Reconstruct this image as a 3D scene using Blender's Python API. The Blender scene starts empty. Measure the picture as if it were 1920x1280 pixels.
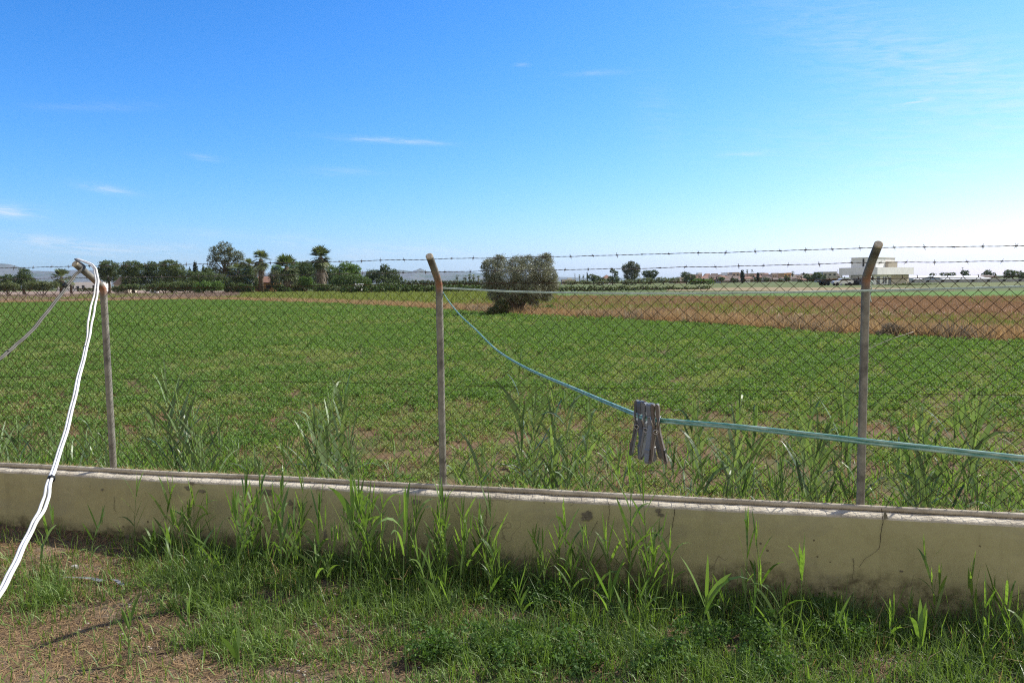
import bpy, math, random
import numpy as np
from mathutils import Vector, noise
rng = np.random.default_rng(7); random.seed(7)
R = math.radians
# ------------------------------------------------------------------ camera, sky, sun
F = 1400.0; CAMZ = 1.7; PITCH = math.atan(112/1400); ROLL = R(0.75)
r0 = np.array([1., 0, 0]); u0 = np.array([0, math.sin(PITCH), math.cos(PITCH)]); fw = np.array([0, math.cos(PITCH), -math.sin(PITCH)])
rr = math.cos(ROLL)*r0 - math.sin(ROLL)*u0; uu = math.sin(ROLL)*r0 + math.cos(ROLL)*u0
CAM = np.array([0, 0, CAMZ])
scn = bpy.context.scene
cd = bpy.data.cameras.new('camera'); cam = bpy.data.objects.new('camera', cd); scn.collection.objects.link(cam)
cd.sensor_width = 36; cd.lens = 36*F/1920; cd.clip_start = 0.02; cd.clip_end = 60000
from mathutils import Matrix
m = Matrix(((rr[0], uu[0], -fw[0], 0), (rr[1], uu[1], -fw[1], 0), (rr[2], uu[2], -fw[2], CAMZ), (0, 0, 0, 1)))
cam.matrix_world = m
scn.camera = cam
SUN_EL = R(42); SUN_AZ = math.atan2(0.88, 0.48)          # azimuth from +Y towards +X
sunv = Vector((math.sin(SUN_AZ)*math.cos(SUN_EL), math.cos(SUN_AZ)*math.cos(SUN_EL), math.sin(SUN_EL)))
ld = bpy.data.lights.new('sun', 'SUN'); sun = bpy.data.objects.new('sun', ld); scn.collection.objects.link(sun)
ld.energy = 5.0; ld.angle = R(0.53); ld.color = (1.0, 0.95, 0.87)
sun.rotation_euler = sunv.to_track_quat('Z', 'Y').to_euler()
scn.view_settings.view_transform = 'Standard'; scn.view_settings.look = 'None'
EXPO = 0.68
scn.view_settings.exposure = EXPO; scn.view_settings.gamma = 1.0
scn.cycles.max_bounces = 8; scn.cycles.diffuse_bounces = 3; scn.cycles.glossy_bounces = 2; scn.cycles.transmission_bounces = 4; scn.cycles.volume_bounces = 0
scn.cycles.use_denoising = False; scn.cycles.pixel_filter_type = 'BLACKMAN_HARRIS'; scn.cycles.filter_width = 1.15; scn.cycles.sample_clamp_indirect = 3.0; scn.cycles.sample_clamp_direct = 12.0
W = bpy.data.worlds.new("World"); scn.world = W; W.use_nodes = True
nt = W.node_tree; nt.nodes.clear()

def ray(x, y): return fw + (x-960)/F*rr + (640-y)/F*uu
def P(x, y, t): return CAM + t*ray(x, y)                  # forward depth t
def G(x, y, z=0.1):                                       # hit the plane z
    d = ray(x, y); return CAM + d*((z-CAMZ)/d[2])
def Rd(x, y, Y):                                          # the point of the pixel's ray at world Y
    d = ray(x, y); return CAM + d*(Y/d[1])
def hz(x): return 528.0 - (x-960)*math.tan(ROLL)
def gp(x, Y, z=0.1):
    p = Rd(x, hz(x), Y); p[2] = z; return p

class NT:
    def __init__(s, tree): s.t = tree
    def n(s, typ, **kw):
        o = s.t.nodes.new(typ)
        for k, v in kw.items():
            if k == 'ins':
                for a, b in v.items():
                    if isinstance(b, bpy.types.NodeSocket): s.t.links.new(b, o.inputs[a])
                    else: o.inputs[a].default_value = b
            else: setattr(o, k, v)
        return o
    def m(s, op, a, b=0.0, c=None, clamp=False):
        o = s.t.nodes.new('ShaderNodeMath'); o.operation = op; o.use_clamp = clamp
        for i, v in enumerate((a, b) if c is None else (a, b, c)):
            if isinstance(v, bpy.types.NodeSocket): s.t.links.new(v, o.inputs[i])
            else: o.inputs[i].default_value = v
        return o.outputs[0]
    def mix(s, f, a, b, bt='MIX'):
        o = s.t.nodes.new('ShaderNodeMix'); o.data_type = 'RGBA'; o.blend_type = bt
        for i, v in ((0, f), (6, a), (7, b)):
            if isinstance(v, bpy.types.NodeSocket): s.t.links.new(v, o.inputs[i])
            else: o.inputs[i].default_value = v if i == 0 else (*v[:3], 1)
        return o.outputs[2]
    def noise(s, vec, scale, detail=4, rough=.55, dist=0.0):
        o = s.n('ShaderNodeTexNoise', ins={'Scale': scale, 'Detail': detail, 'Roughness': rough, 'Distortion': dist})
        if vec is not None: s.t.links.new(vec, o.inputs['Vector'])
        return o.outputs[0]
    def ramp(s, f, stops, interp='LINEAR'):
        o = s.t.nodes.new('ShaderNodeValToRGB'); cr = o.color_ramp; cr.interpolation = interp
        while len(cr.elements) < len(stops): cr.elements.new(.5)
        for e, (p, c) in zip(cr.elements, stops):
            e.position = p; e.color = (*c, 1) if hasattr(c, '__len__') else (c, c, c, 1)
        s.t.links.new(f, o.inputs[0]); return o.outputs[0]
# sky: Nishita plus a few thin cirrus streaks at fixed directions
N = NT(nt)
sky = N.n('ShaderNodeTexSky', sky_type='NISHITA', sun_disc=False, sun_elevation=SUN_EL, sun_rotation=SUN_AZ, altitude=0, air_density=1.0, dust_density=0.6, ozone_density=2.2)
tc = N.n('ShaderNodeTexCoord'); sep = N.n('ShaderNodeSeparateXYZ', ins={0: tc.outputs['Generated']})
az = N.m('ARCTAN2', sep.outputs[0], sep.outputs[1]); el = N.m('ARCSINE', sep.outputs[2])
def azel(x, y):
    d = ray(x, y); d = d/np.linalg.norm(d); return math.atan2(d[0], d[1]), math.asin(d[2])
tot = None
for (x, y, wx, wy, amp, slope) in [(10, 396, 44, 11, 1.0, .05), (203, 355, 42, 7, .6, .12), (118, 456, 82, 10, .85, .1), (330, 463, 60, 9, .35, .0), (735, 264, 95, 5, .65, .04),
        (640, 322, 80, 9, .18, 0), (700, 470, 85, 14, .45, 0), (830, 474, 60, 12, .4, .1), (560, 452, 50, 12, .25, 0), (385, 296, 30, 5, .3, .1), (1118, 137, 60, 5, .25, .0), (1390, 290, 42, 5, .38, -.05),
        (1718, 190, 20, 5, .7, 0), (1690, 198, 34, 6, .25, -.2), (1230, 215, 46, 70, .10, .5), (1480, 260, 190, 55, .10, .0), (978, 122, 14, 3, .35, 0), (1720, 480, 170, 30, .25, 0), (1100, 488, 170, 16, .25, 0), (1700, 80, 300, 70, .20, .45), (1850, 170, 260, 60, .30, .4), (1800, 330, 240, 120, .25, .2), (150, 470, 160, 12, .3, 0), (420, 440, 120, 10, .2, .05), (500, 488, 200, 12, .3, 0), (180, 200, 90, 8, .15, -.1)]:
    a0, e0 = azel(x, y)
    da = N.m('SUBTRACT', az, a0); de = N.m('SUBTRACT', el, e0)
    de = N.m('ADD', de, N.m('MULTIPLY', da, slope))
    q = N.m('ADD', N.m('POWER', N.m('MULTIPLY', da, F/wx), 2.0), N.m('POWER', N.m('MULTIPLY', de, F/wy), 2.0))
    g = N.m('MULTIPLY', N.m('EXPONENT', N.m('MULTIPLY', q, -1.2)), amp)
    tot = g if tot is None else N.m('ADD', tot, g)
cv = N.n('ShaderNodeCombineXYZ', ins={0: N.m('MULTIPLY', az, 14.0), 1: N.m('MULTIPLY', N.m('ADD', el, N.m('MULTIPLY', az, .08)), 110.0), 2: 0.0}).outputs[0]
nz = N.noise(cv, 1.6, 8, .68, .6)
cf = N.m('MULTIPLY', tot, N.ramp(nz, [(.36, 0.0), (.66, 1.0)]), clamp=True)
STR = 0.10; KD = 1/(STR*2**EXPO)                          # the sky's colour response, per channel, like the camera's
sc_ = N.n('ShaderNodeSeparateColor', ins={0: sky.outputs[0]})
ch = [N.m('MINIMUM', N.m('MULTIPLY', N.m('POWER', N.m('MULTIPLY', sc_.outputs[i], .125), p_), a_*KD), 1.25*KD) for i, (p_, a_) in enumerate(((1.85, 1.06), (1.18, 1.12), (1.0, 1.66)))]
gr = N.n('ShaderNodeCombineColor', ins={0: ch[0], 1: ch[1], 2: ch[2]})
skyc = N.mix(N.m('MULTIPLY', cf, .75), gr.outputs[0], (.88*KD, .93*KD, 1.0*KD))
# warm bright sky added low behind the camera, filling the shaded wall face
rear_fill = N.m('MULTIPLY', N.n('ShaderNodeMapRange', interpolation_type='SMOOTHSTEP', ins={0: sep.outputs[1], 1: .10, 2: -.35, 3: 0.0, 4: 1.0}).outputs[0],
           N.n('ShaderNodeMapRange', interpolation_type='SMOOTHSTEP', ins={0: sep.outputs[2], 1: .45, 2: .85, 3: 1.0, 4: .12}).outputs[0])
skyc = N.mix(rear_fill, skyc, (.98*KD, .90*KD, .78*KD))
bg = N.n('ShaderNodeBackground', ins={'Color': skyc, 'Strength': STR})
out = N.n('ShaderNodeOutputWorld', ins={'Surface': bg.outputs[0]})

# ------------------------------------------------------------------ helpers
COL = scn.collection
def tag(o, label=None, cat=None, group=None, kind=None):
    for k, v in (('label', label), ('category', cat), ('group', group), ('kind', kind)):
        if v: o[k] = v
    return o
def thing(name, loc, label, cat, group=None, rz=0.0):
    o = bpy.data.objects.new(name, None); COL.objects.link(o); o.location = loc; o.rotation_euler = (0, 0, rz); o.empty_display_size = .1
    return tag(o, label, cat, group)
def mesh(name, V, Fs, mat=None, parent=None, world=False, smooth=False, tint=None):
    """V (n,3); Fs list of faces or (n,k) array. Vertices are given in world space when world=True (then moved into the parent's space)."""
    V = np.asarray(V, float).reshape(-1, 3)
    if world and parent is not None:
        loc = np.zeros(3); p = parent
        while p is not None: loc = loc + np.array(p.location); p = p.parent
        V = V - loc
    me = bpy.data.meshes.new(name)
    if isinstance(Fs, np.ndarray):
        k = Fs.shape[1]; nf = len(Fs)
        me.vertices.add(len(V)); me.vertices.foreach_set('co', V.ravel())
        me.loops.add(nf*k); me.loops.foreach_set('vertex_index', Fs.ravel().astype(np.int32))
        me.polygons.add(nf); me.polygons.foreach_set('loop_start', np.arange(0, nf*k, k, dtype=np.int32))
        me.update(calc_edges=True)
    else:
        me.from_pydata([tuple(v) for v in V], [], Fs)
    if tint is not None:
        a = me.attributes.new('tint', 'FLOAT', 'POINT'); a.data.foreach_set('value', np.asarray(tint, np.float32))
    if smooth: me.polygons.foreach_set('use_smooth', [True]*len(me.polygons))
    me.validate(); me.update()
    o = bpy.data.objects.new(name, me); COL.objects.link(o)
    if mat: me.materials.append(mat)
    if parent is not None: o.parent = parent
    return o
class MB:
    def __init__(s): s.v = []; s.f = []; s.n = 0
    def add(s, V, Fs):
        V = np.asarray(V, float); s.v.append(V); s.f += [tuple(i+s.n for i in f) for f in Fs]; s.n += len(V)
    def box(s, x0, x1, y0, y1, z0, z1, T=None):
        V = np.array([(x, y, z) for z in (z0, z1) for y in (y0, y1) for x in (x0, x1)], float)
        if T is not None: V = T(V)
        s.add(V, [(0, 2, 3, 1), (4, 5, 7, 6), (0, 1, 5, 4), (2, 6, 7, 3), (0, 4, 6, 2), (1, 3, 7, 5)])
    def tube(s, pts, rad, sides=8, cap=True):
        pts = np.asarray(pts, float); n = len(pts)
        rad = np.full(n, rad) if np.isscalar(rad) else np.asarray(rad)
        tg = np.gradient(pts, axis=0); tg /= np.linalg.norm(tg, axis=1)[:, None]+1e-12
        ref = np.array([0, 0, 1.]) if abs(tg[:, 2]).mean() < .8 else np.array([1., 0, 0])
        V = []
        for i in range(n):
            a = np.cross(tg[i], ref); a /= np.linalg.norm(a)+1e-12; b = np.cross(tg[i], a)
            for k in range(sides):
                t = 2*math.pi*k/sides; V.append(pts[i]+rad[i]*(math.cos(t)*a+math.sin(t)*b))
        Fs = [(i*sides+k, i*sides+(k+1) % sides, (i+1)*sides+(k+1) % sides, (i+1)*sides+k) for i in range(n-1) for k in range(sides)]
        if cap: Fs += [tuple(range(sides))[::-1], tuple((n-1)*sides+k for k in range(sides))]
        s.add(V, Fs)
    def prism(s, poly, T, y0, y1):                      # polygon in (x,z) extruded along y
        n = len(poly); V = [(x, y0, z) for x, z in poly]+[(x, y1, z) for x, z in poly]
        V = np.array(V, float); V = T(V) if T else V
        s.add(V, [tuple(range(n)), tuple(range(2*n-1, n-1, -1))]+[(i, i+n, (i+1) % n+n, (i+1) % n) for i in range(n)])
    def build(s, name, mat, parent=None, world=False, smooth=False):
        return mesh(name, np.concatenate(s.v), s.f, mat, parent, world, smooth)
def spline(pts, n=60):                                  # Catmull-Rom
    p = np.asarray(pts, float); p = np.vstack([2*p[0]-p[1], p, 2*p[-1]-p[-2]]); out = []
    seg = len(p)-3
    for t in np.linspace(0, seg-1e-6, n):
        i = int(t); u = t-i; a, b, c, d = p[i:i+4]
        out.append(.5*((2*b)+(-a+c)*u+(2*a-5*b+4*c-d)*u*u+(-a+3*b-3*c+d)*u**3))
    return np.array(out)
def nz3(x, y, z=0.0): return noise.noise(Vector((x, y, z)))
def vnoise(X, Y, scale, seed=0.0):
    return np.array([noise.noise(Vector((a*scale+seed, b*scale-seed, seed))) for a, b in zip(X, Y)])

# ------------------------------------------------------------------ materials
def newmat(name):
    m = bpy.data.materials.new(name); m.use_nodes = True; t = m.node_tree; t.nodes.clear(); return m, NT(t)
def simple(name, c, rough=.7, var=.25, scale=4.0, c2=None, spec=.3, metal=0.0, bump=0.0, bscale=40.0, stretch=None):
    m, n = newmat(name); co = n.n('ShaderNodeTexCoord').outputs['Object']
    if stretch: co = n.n('ShaderNodeMapping', ins={'Vector': co, 'Scale': stretch}).outputs[0]
    f = n.noise(co, scale, 6, .6); d = tuple(x*(1-var) for x in c) if c2 is None else c2
    col = n.mix(n.ramp(f, [(.35, 0.), (.65, 1.)]), d, c)
    b = n.n('ShaderNodeBsdfPrincipled', ins={'Base Color': col, 'Roughness': rough, 'Specular IOR Level': spec, 'Metallic': metal})
    if bump: n.t.links.new(n.n('ShaderNodeBump', ins={'Strength': bump, 'Distance': .01, 'Height': n.noise(co, bscale, 5, .6)}).outputs[0], b.inputs['Normal'])
    n.n('ShaderNodeOutputMaterial', ins={'Surface': b.outputs[0]}); return m
def foliage(name, c1, c2, transl=.35, rough=.5, spec=.35, tcol=(1.25, 1.35, .55)):
    m, n = newmat(name); a = n.n('ShaderNodeAttribute', attribute_name='tint').outputs['Fac']
    oi = n.n('ShaderNodeObjectInfo').outputs['Random']
    f = n.m('ADD', n.m('MULTIPLY', a, .75), n.m('MULTIPLY', oi, .25))
    col = n.mix(f, c1, c2)
    b = n.n('ShaderNodeBsdfPrincipled', ins={'Base Color': col, 'Roughness': rough, 'Specular IOR Level': spec})
    t = n.n('ShaderNodeBsdfTranslucent', ins={'Color': n.mix(1.0, col, tcol, 'MULTIPLY')})
    mx = n.n('ShaderNodeMixShader', ins={0: transl, 1: b.outputs[0], 2: t.outputs[0]})
    n.n('ShaderNodeOutputMaterial', ins={'Surface': mx.outputs[0]}); return m
M = {}
M['reed'] = foliage('reed_leaf', (.07, .13, .03), (.20, .30, .075), .45, .45, .45)
M['reedb'] = foliage('broad_reed_leaf', (.028, .065, .022), (.23, .31, .13), .32, .42, .5)
M['reed_stem'] = foliage('reed_stem', (.10, .17, .05), (.18, .25, .09), .1)
M['grass'] = foliage('lawn_grass', (.042, .09, .018), (.24, .34, .085), .34, .5, .3)
M['weed'] = foliage('weed_leaf', (.045, .10, .022), (.13, .22, .055), .35, .6, .2)
M['straw'] = foliage('straw', (.20, .125, .055), (.46, .32, .17), .25, .7, .2, (1.1, 1.0, .8))
M['crop'] = foliage('crop_leaf', (.078, .152, .032), (.195, .295, .082), .36, .62, .2)
M['dry'] = foliage('dry_grass', (.25, .16, .08), (.50, .37, .21), .3, .7, .2, (1.1, 1.0, .8))
M['stub'] = foliage('field_stubble', (.19, .125, .075), (.37, .25, .15), .25, .7, .2, (1.1, 1.0, .8))
M['green2'] = foliage('green_weeds', (.10, .14, .035), (.24, .26, .08), .3, .6, .2)
M['pine'] = foliage('pine_needles', (.038, .068, .022), (.13, .165, .055), .15, .6, .2)
M['euc'] = foliage('eucalyptus_leaf', (.055, .072, .030), (.15, .155, .075), .25, .5, .3)
M['olive'] = foliage('olive_leaf', (.085, .10, .06), (.33, .345, .25), .2, .45, .4, (1.1, 1.1, .8))
M['lightleaf'] = foliage('light_leaf', (.055, .11, .022), (.14, .22, .05), .35)
M['shrub'] = foliage('shrub_leaf', (.06, .085, .03), (.17, .19, .085), .25)
M['cypress'] = foliage('cypress_leaf', (.010, .022, .010), (.035, .055, .02), .1, .7, .2)
M['palm'] = foliage('palm_frond', (.06, .09, .035), (.19, .21, .09), .25, .45, .4)
M['skirt'] = foliage('dead_frond', (.12, .10, .075), (.29, .245, .18), .15, .7, .2, (1.1, 1, .8))
M['bark'] = simple('bark', (.13, .095, .065), .9, .5, 6, bump=.5)
M['hedge'] = foliage('orchard_leaf', (.045, .085, .02), (.12, .17, .05), .3)
M['teal'] = None

def wall_mat():
    m, n = newmat('cream_render'); tcn = n.n('ShaderNodeTexCoord').outputs['Object']
    sp = n.n('ShaderNodeSeparateXYZ', ins={0: tcn})
    big = n.noise(tcn, 1.6, 6, .6); fine = n.noise(tcn, 22, 8, .65)
    c = n.mix(n.ramp(big, [(.3, 0.), (.7, 1.)]), (.325, .30, .165), (.41, .38, .215))
    c = n.mix(n.ramp(fine, [(.45, 0.), (.7, .22)]), c, (.22, .185, .095))
    # vertical run marks
    st = n.noise(n.n('ShaderNodeMapping', ins={'Vector': tcn, 'Scale': (9, 9, .8)}).outputs[0], 1.4, 5, .6)
    c = n.mix(n.ramp(st, [(.55, 0.), (.78, .35)]), c, (.19, .165, .09))
    bl = n.noise(n.n('ShaderNodeMapping', ins={'Vector': tcn, 'Scale': (2.2, 2.2, 5.0)}).outputs[0], 1.0, 7, .62, .4)
    c = n.mix(n.ramp(bl, [(.50, 0.), (.62, .40)]), c, (.25, .235, .165))
    c = n.mix(n.ramp(n.noise(tcn, 6.5, 7, .7), [(.60, 0.), (.72, .45)]), c, (.40, .37, .25))
    # pin holes
    vo = n.n('ShaderNodeTexVoronoi', ins={'Vector': tcn, 'Scale': 13.0, 'Randomness': 1.0})
    hole = n.m('MULTIPLY', n.m('LESS_THAN', vo.outputs['Distance'], n.m('MULTIPLY', n.noise(tcn, 3.1, 3), .17)), n.m('GREATER_THAN', n.noise(tcn, 2.3, 2), .5))
    c = n.mix(n.m('MULTIPLY', hole, .8), c, (.10, .08, .055))
    # dirt splash at the foot of the wall, patchy
    foot = n.m('SUBTRACT', sp.outputs[2], n.m('MULTIPLY', n.noise(tcn, 4.5, 8, .7), .26))
    d = n.ramp(foot, [(.0, 1.0), (.08, .0)])
    d2 = n.m('MULTIPLY', d, n.ramp(n.noise(tcn, 14, 6, .7), [(.40, .25), (.6, 1.)]))
    c = n.mix(n.m('MULTIPLY', d2, .85), c, (.07, .06, .035))
    # flaked chips near the foot
    chip = n.ramp(n.noise(tcn, 17, 5, .55, .5), [(.655, 0.), (.665, 1.)]); ck = n.ramp(sp.outputs[2], [(.12, 1.), (.24, .0)])
    c = n.mix(n.m('MULTIPLY', n.m('MULTIPLY', chip, ck), .85), c, (.24, .18, .12))
    # hairline cracks
    cr = n.n('ShaderNodeTexVoronoi', feature='DISTANCE_TO_EDGE', ins={'Vector': n.mix(.35, tcn, n.n('ShaderNodeTexNoise', ins={'Vector': tcn, 'Scale': 6.0}).outputs['Color']), 'Scale': 1.7})
    ln = n.m('MULTIPLY', n.m('LESS_THAN', cr.outputs[0], .004), n.m('GREATER_THAN', n.noise(tcn, 1.1, 2), .56))
    c = n.mix(n.m('MULTIPLY', ln, .5), c, (.12, .10, .07))
    b = n.n('ShaderNodeBsdfPrincipled', ins={'Base Color': c, 'Roughness': .9, 'Specular IOR Level': .15})
    n.t.links.new(n.n('ShaderNodeBump', ins={'Strength': .35, 'Distance': .004, 'Height': n.m('SUBTRACT', fine, hole)}).outputs[0], b.inputs['Normal'])
    n.n('ShaderNodeOutputMaterial', ins={'Surface': b.outputs[0]}); return m
M['wall'] = wall_mat()
M['coping'] = simple('coping_mortar', (.60, .545, .43), .95, .3, 9, (.33, .29, .22), .1, bump=.8, bscale=60)
M['pipe'] = simple('pale_pipe', (.50, .45, .36), .8, .3, 5, (.27, .235, .18), .2, bump=.3, bscale=60)
def post_mat():
    m, n = newmat('weathered_post_paint'); co = n.n('ShaderNodeTexCoord').outputs['Object']
    f = n.noise(co, 9, 7, .65); c = n.mix(n.ramp(f, [(.35, 0.), (.65, 1.)]), (.085, .08, .07), (.29, .275, .235))
    st = n.noise(n.n('ShaderNodeMapping', ins={'Vector': co, 'Scale': (40, 40, 2.5)}).outputs[0], 1.0, 5, .6)
    c = n.mix(n.ramp(st, [(.5, 0.), (.72, .6)]), c, (.09, .07, .05))
    z = n.n('ShaderNodeSeparateXYZ', ins={0: co}).outputs[2]
    rz = n.m('SUBTRACT', 1.0, n.m('MULTIPLY', n.m('ABSOLUTE', n.m('SUBTRACT', z, 1.2)), 14.0), clamp=True)
    rust = n.m('MULTIPLY', rz, n.ramp(n.noise(co, 25, 5), [(.35, 0.), (.55, 1.)]))
    c = n.mix(n.m('MULTIPLY', rust, .85), c, (.26, .085, .03))
    b = n.n('ShaderNodeBsdfPrincipled', ins={'Base Color': c, 'Roughness': .6, 'Specular IOR Level': .4})
    n.t.links.new(n.n('ShaderNodeBump', ins={'Strength': .3, 'Distance': .003, 'Height': f}).outputs[0], b.inputs['Normal'])
    n.n('ShaderNodeOutputMaterial', ins={'Surface': b.outputs[0]}); return m
M['post'] = post_mat()
M['wire'] = simple('rusty_wire', (.06, .034, .02), .85, .5, 8, (.02, .015, .012), .15)
M['barb'] = simple('weathered_barbed_wire', (.14, .125, .11), .7, .5, 12, (.06, .05, .045), .3)
def teal_mat():
    m, n = newmat('teal_clothes_line'); co = n.n('ShaderNodeTexCoord').outputs['Object']
    f = n.noise(n.n('ShaderNodeMapping', ins={'Vector': co, 'Scale': (30, 30, 420)}).outputs[0], 1.0, 5, .7)
    c = n.mix(n.ramp(f, [(.42, 0.), (.62, 1.)]), (.07, .25, .20), (.42, .58, .47))
    b = n.n('ShaderNodeBsdfPrincipled', ins={'Base Color': c, 'Roughness': .4, 'Specular IOR Level': .4})
    n.n('ShaderNodeOutputMaterial', ins={'Surface': b.outputs[0]}); return m
M['teal'] = teal_mat()
M['palecord'] = simple('pale_cord', (.50, .62, .56), .6, .3, 30)
M['white'] = simple('white_cable_sheath', (.80, .80, .77), .5, .3, 9, (.50, .48, .42))
M['greycable'] = simple('grey_cable_sheath', (.10, .095, .08), .6, .3, 20)
M['black'] = simple('black_plastic', (.015, .015, .015), .5)
M['peg'] = simple('grey_peg_plastic', (.10, .105, .118), .42, .25, 60, spec=.5)
M['peg2'] = simple('taupe_peg_plastic', (.13, .11, .10), .42, .25, 60, spec=.5)
M['peg3'] = simple('pale_peg_plastic', (.20, .215, .23), .42, .25, 60, spec=.5)
M['steel'] = simple('spring_steel', (.55, .52, .48), .3, .3, 90, metal=.9)
M['peeled'] = simple('bare_plaster', (.215, .19, .145), .95, .45, 14, bump=.6)
M['crack'] = simple('crack_dark', (.07, .055, .04), 1.0)
M['litter'] = simple('grey_plastic_strip', (.24, .24, .24), .5, .3, 20)
M['stone'] = simple('pale_pebble', (.50, .43, .35), .9, .4, 15, bump=.4)

def ground_mat(name, c1, c2, c3=None, s=.6, s2=8, thr=(.45, .62), bump=.6, bd=.03):
    m, n = newmat(name); co = n.n('ShaderNodeTexCoord').outputs['Object']
    c = n.mix(n.ramp(n.noise(co, s2, 8, .7), [(.35, 0.), (.65, 1.)]), c1, c2)
    if c3: c = n.mix(n.ramp(n.noise(co, s, 6, .6), [(thr[0], 0.), (thr[1], 1.)]), c, c3)
    b = n.n('ShaderNodeBsdfPrincipled', ins={'Base Color': c, 'Roughness': .95, 'Specular IOR Level': .1})
    n.t.links.new(n.n('ShaderNodeBump', ins={'Strength': bump, 'Distance': bd, 'Height': n.noise(co, s2*3, 8, .7)}).outputs[0], b.inputs['Normal'])
    n.n('ShaderNodeOutputMaterial', ins={'Surface': b.outputs[0]}); return m

# ------------------------------------------------------------------ fence line frame
A = G(213, 881, .5); B = G(1613, 951, .5)
du = (B-A); du[2] = 0; du /= np.linalg.norm(du); nn = np.array([du[1], -du[0], 0.]); nn = nn if nn[1] < 0 else -nn      # nn: towards the camera
def W2(s, o, z): return A[:2].tolist() and np.array([A[0]+du[0]*s+nn[0]*o, A[1]+du[1]*s+nn[1]*o, z])
def s_at(x, y, z, o=0.0):                                # fence coordinate where the pixel ray crosses the fence plane
    d = ray(x, y); q = CAM-A; t = (o-np.dot(q, nn))/np.dot(d, nn); p = CAM+d*t
    return float(np.dot(p-A, du)), float(p[2])
S2 = s_at(831, 908, .5)[0]; S3 = float(np.dot(B-A, du))
print('fence', A, B, S2, S3)
def gz(x, y=4.0):                                        # lawn height
    return float(np.interp(x, [-3.2, -0.5, 1.8, 3.5], [.13, .03, -.02, -.04]))+.02*nz3(x*1.3, y*1.3, 3.1)+.008*nz3(x*6, y*6, 1.1)

# ------------------------------------------------------------------ ground sheets
g = ground_mat('far_meadow_soil', (.10, .115, .04), (.135, .14, .055), (.07, .10, .028), .012, .25, (.4, .6), .2, .1)
V = []; Fs = []
ys = [4.2, 8, 15, 30, 60, 120, 250, 500, 1000, 2500, 5000, 9000]
for j, y in enumerate(ys):
    for i in range(13):
        x = (i-6)/6*(y*1.6+40); V.append((x, y+(A[1]-4.2-0.3 if j == 0 else 0), .1))
V = [list(v) for v in V]
for i in range(13):                                       # the first row follows the back of the wall
    s = (i-6)/6*30; p = W2(s+2, -.02, .1); V[i] = [p[0], p[1], .1]
Fs = [(j*13+i, j*13+i+1, (j+1)*13+i+1, (j+1)*13+i) for j in range(len(ys)-1) for i in range(12)]
mesh('ground', V, Fs, g)['kind'] = 'structure'
# near lawn
nx, ny = 140, 60; V = []
for j in range(ny):
    for i in range(nx):
        s = -2.5+9.0*i/(nx-1); o = .10+5.9*(j/(ny-1))**1.6
        p = W2(s, o, 0); V.append((p[0], p[1], gz(p[0], p[1])))
Fs = [(j*nx+i, (j+1)*nx+i, (j+1)*nx+i+1, j*nx+i+1) for j in range(ny-1) for i in range(nx-1)]
o = mesh('lawn_soil', V, Fs, ground_mat('lawn_soil', (.10, .065, .038), (.25, .17, .105), (.33, .25, .17), 2.2, 26, (.5, .66), 1.0, .03), smooth=True); o['kind'] = 'structure'
V = []; 
for s in (-40, 40):
    for oo in (5.9, 60): p = W2(s, oo, -.02); V.append(p)
mesh('lawn_behind_camera', V, [(0, 1, 3, 2)], ground_mat('yard_soil', (.12, .12, .05), (.22, .17, .10)))['kind'] = 'structure'

def pix_sheet(name, pts, z, mat):
    V = [G(x, y, z) for x, y in pts]; n = len(V)
    from mathutils.geometry import tessellate_polygon
    tr = tessellate_polygon([[Vector((*v[:2], 0)) for v in V]])
    o = mesh(name, V, [tuple(t) for t in tr], mat)
    for p in o.data.polygons:
        if p.normal.z < 0: o.data.flip_normals(); break
    o['kind'] = 'structure'; return V
crop_edge = [(-300, 573), (0, 571), (160, 568), (350, 564), (480, 567), (640, 573), (829, 584), (960, 595), (1280, 608), (1618, 633), (1920, 646), (2300, 662)]
CE = np.array([G(x, y)[:2] for x, y in crop_edge])
mc = ground_mat('crop_soil', (.10, .066, .036), (.185, .125, .07), (.085, .095, .032), 1.1, 9, (.45, .6), .8, .02)
b0 = W2(-30, -.04, 0); b1 = W2(30, -.04, 0)
V = [(b0[0], b0[1], .106), (b1[0], b1[1], .106)]+[(x, y, .106) for x, y in CE[::-1]]
from mathutils.geometry import tessellate_polygon
tr = tessellate_polygon([[Vector((v[0], v[1], 0)) for v in V]])
o = mesh('crop_field', V, [tuple(t) for t in tr], mc); o['kind'] = 'structure'
def up(o):
    import bmesh
    b = bmesh.new(); b.from_mesh(o.data)
    for f in b.faces:
        if f.normal.z < 0: f.normal_flip()
    b.to_mesh(o.data); b.free()
up(o)
stub_poly = [(880, 566), (1060, 556), (1280, 557.5), (1618, 559), (1920, 558), (2300, 559), (2300, 661), (1920, 645.5), (1618, 632.5), (1280, 607.5), (960, 594.5), (900, 590)]
V = [G(x, y, .115) for x, y in stub_poly]; tr = tessellate_polygon([[Vector((v[0], v[1], 0)) for v in V]])
o = mesh('stubble_field', V, [tuple(t) for t in tr], ground_mat('stubble_soil', (.23, .14, .085), (.32, .205, .13), (.22, .19, .09), .10, 3.0, (.52, .70), .6, .05)); up(o); o['kind'] = 'structure'
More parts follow.
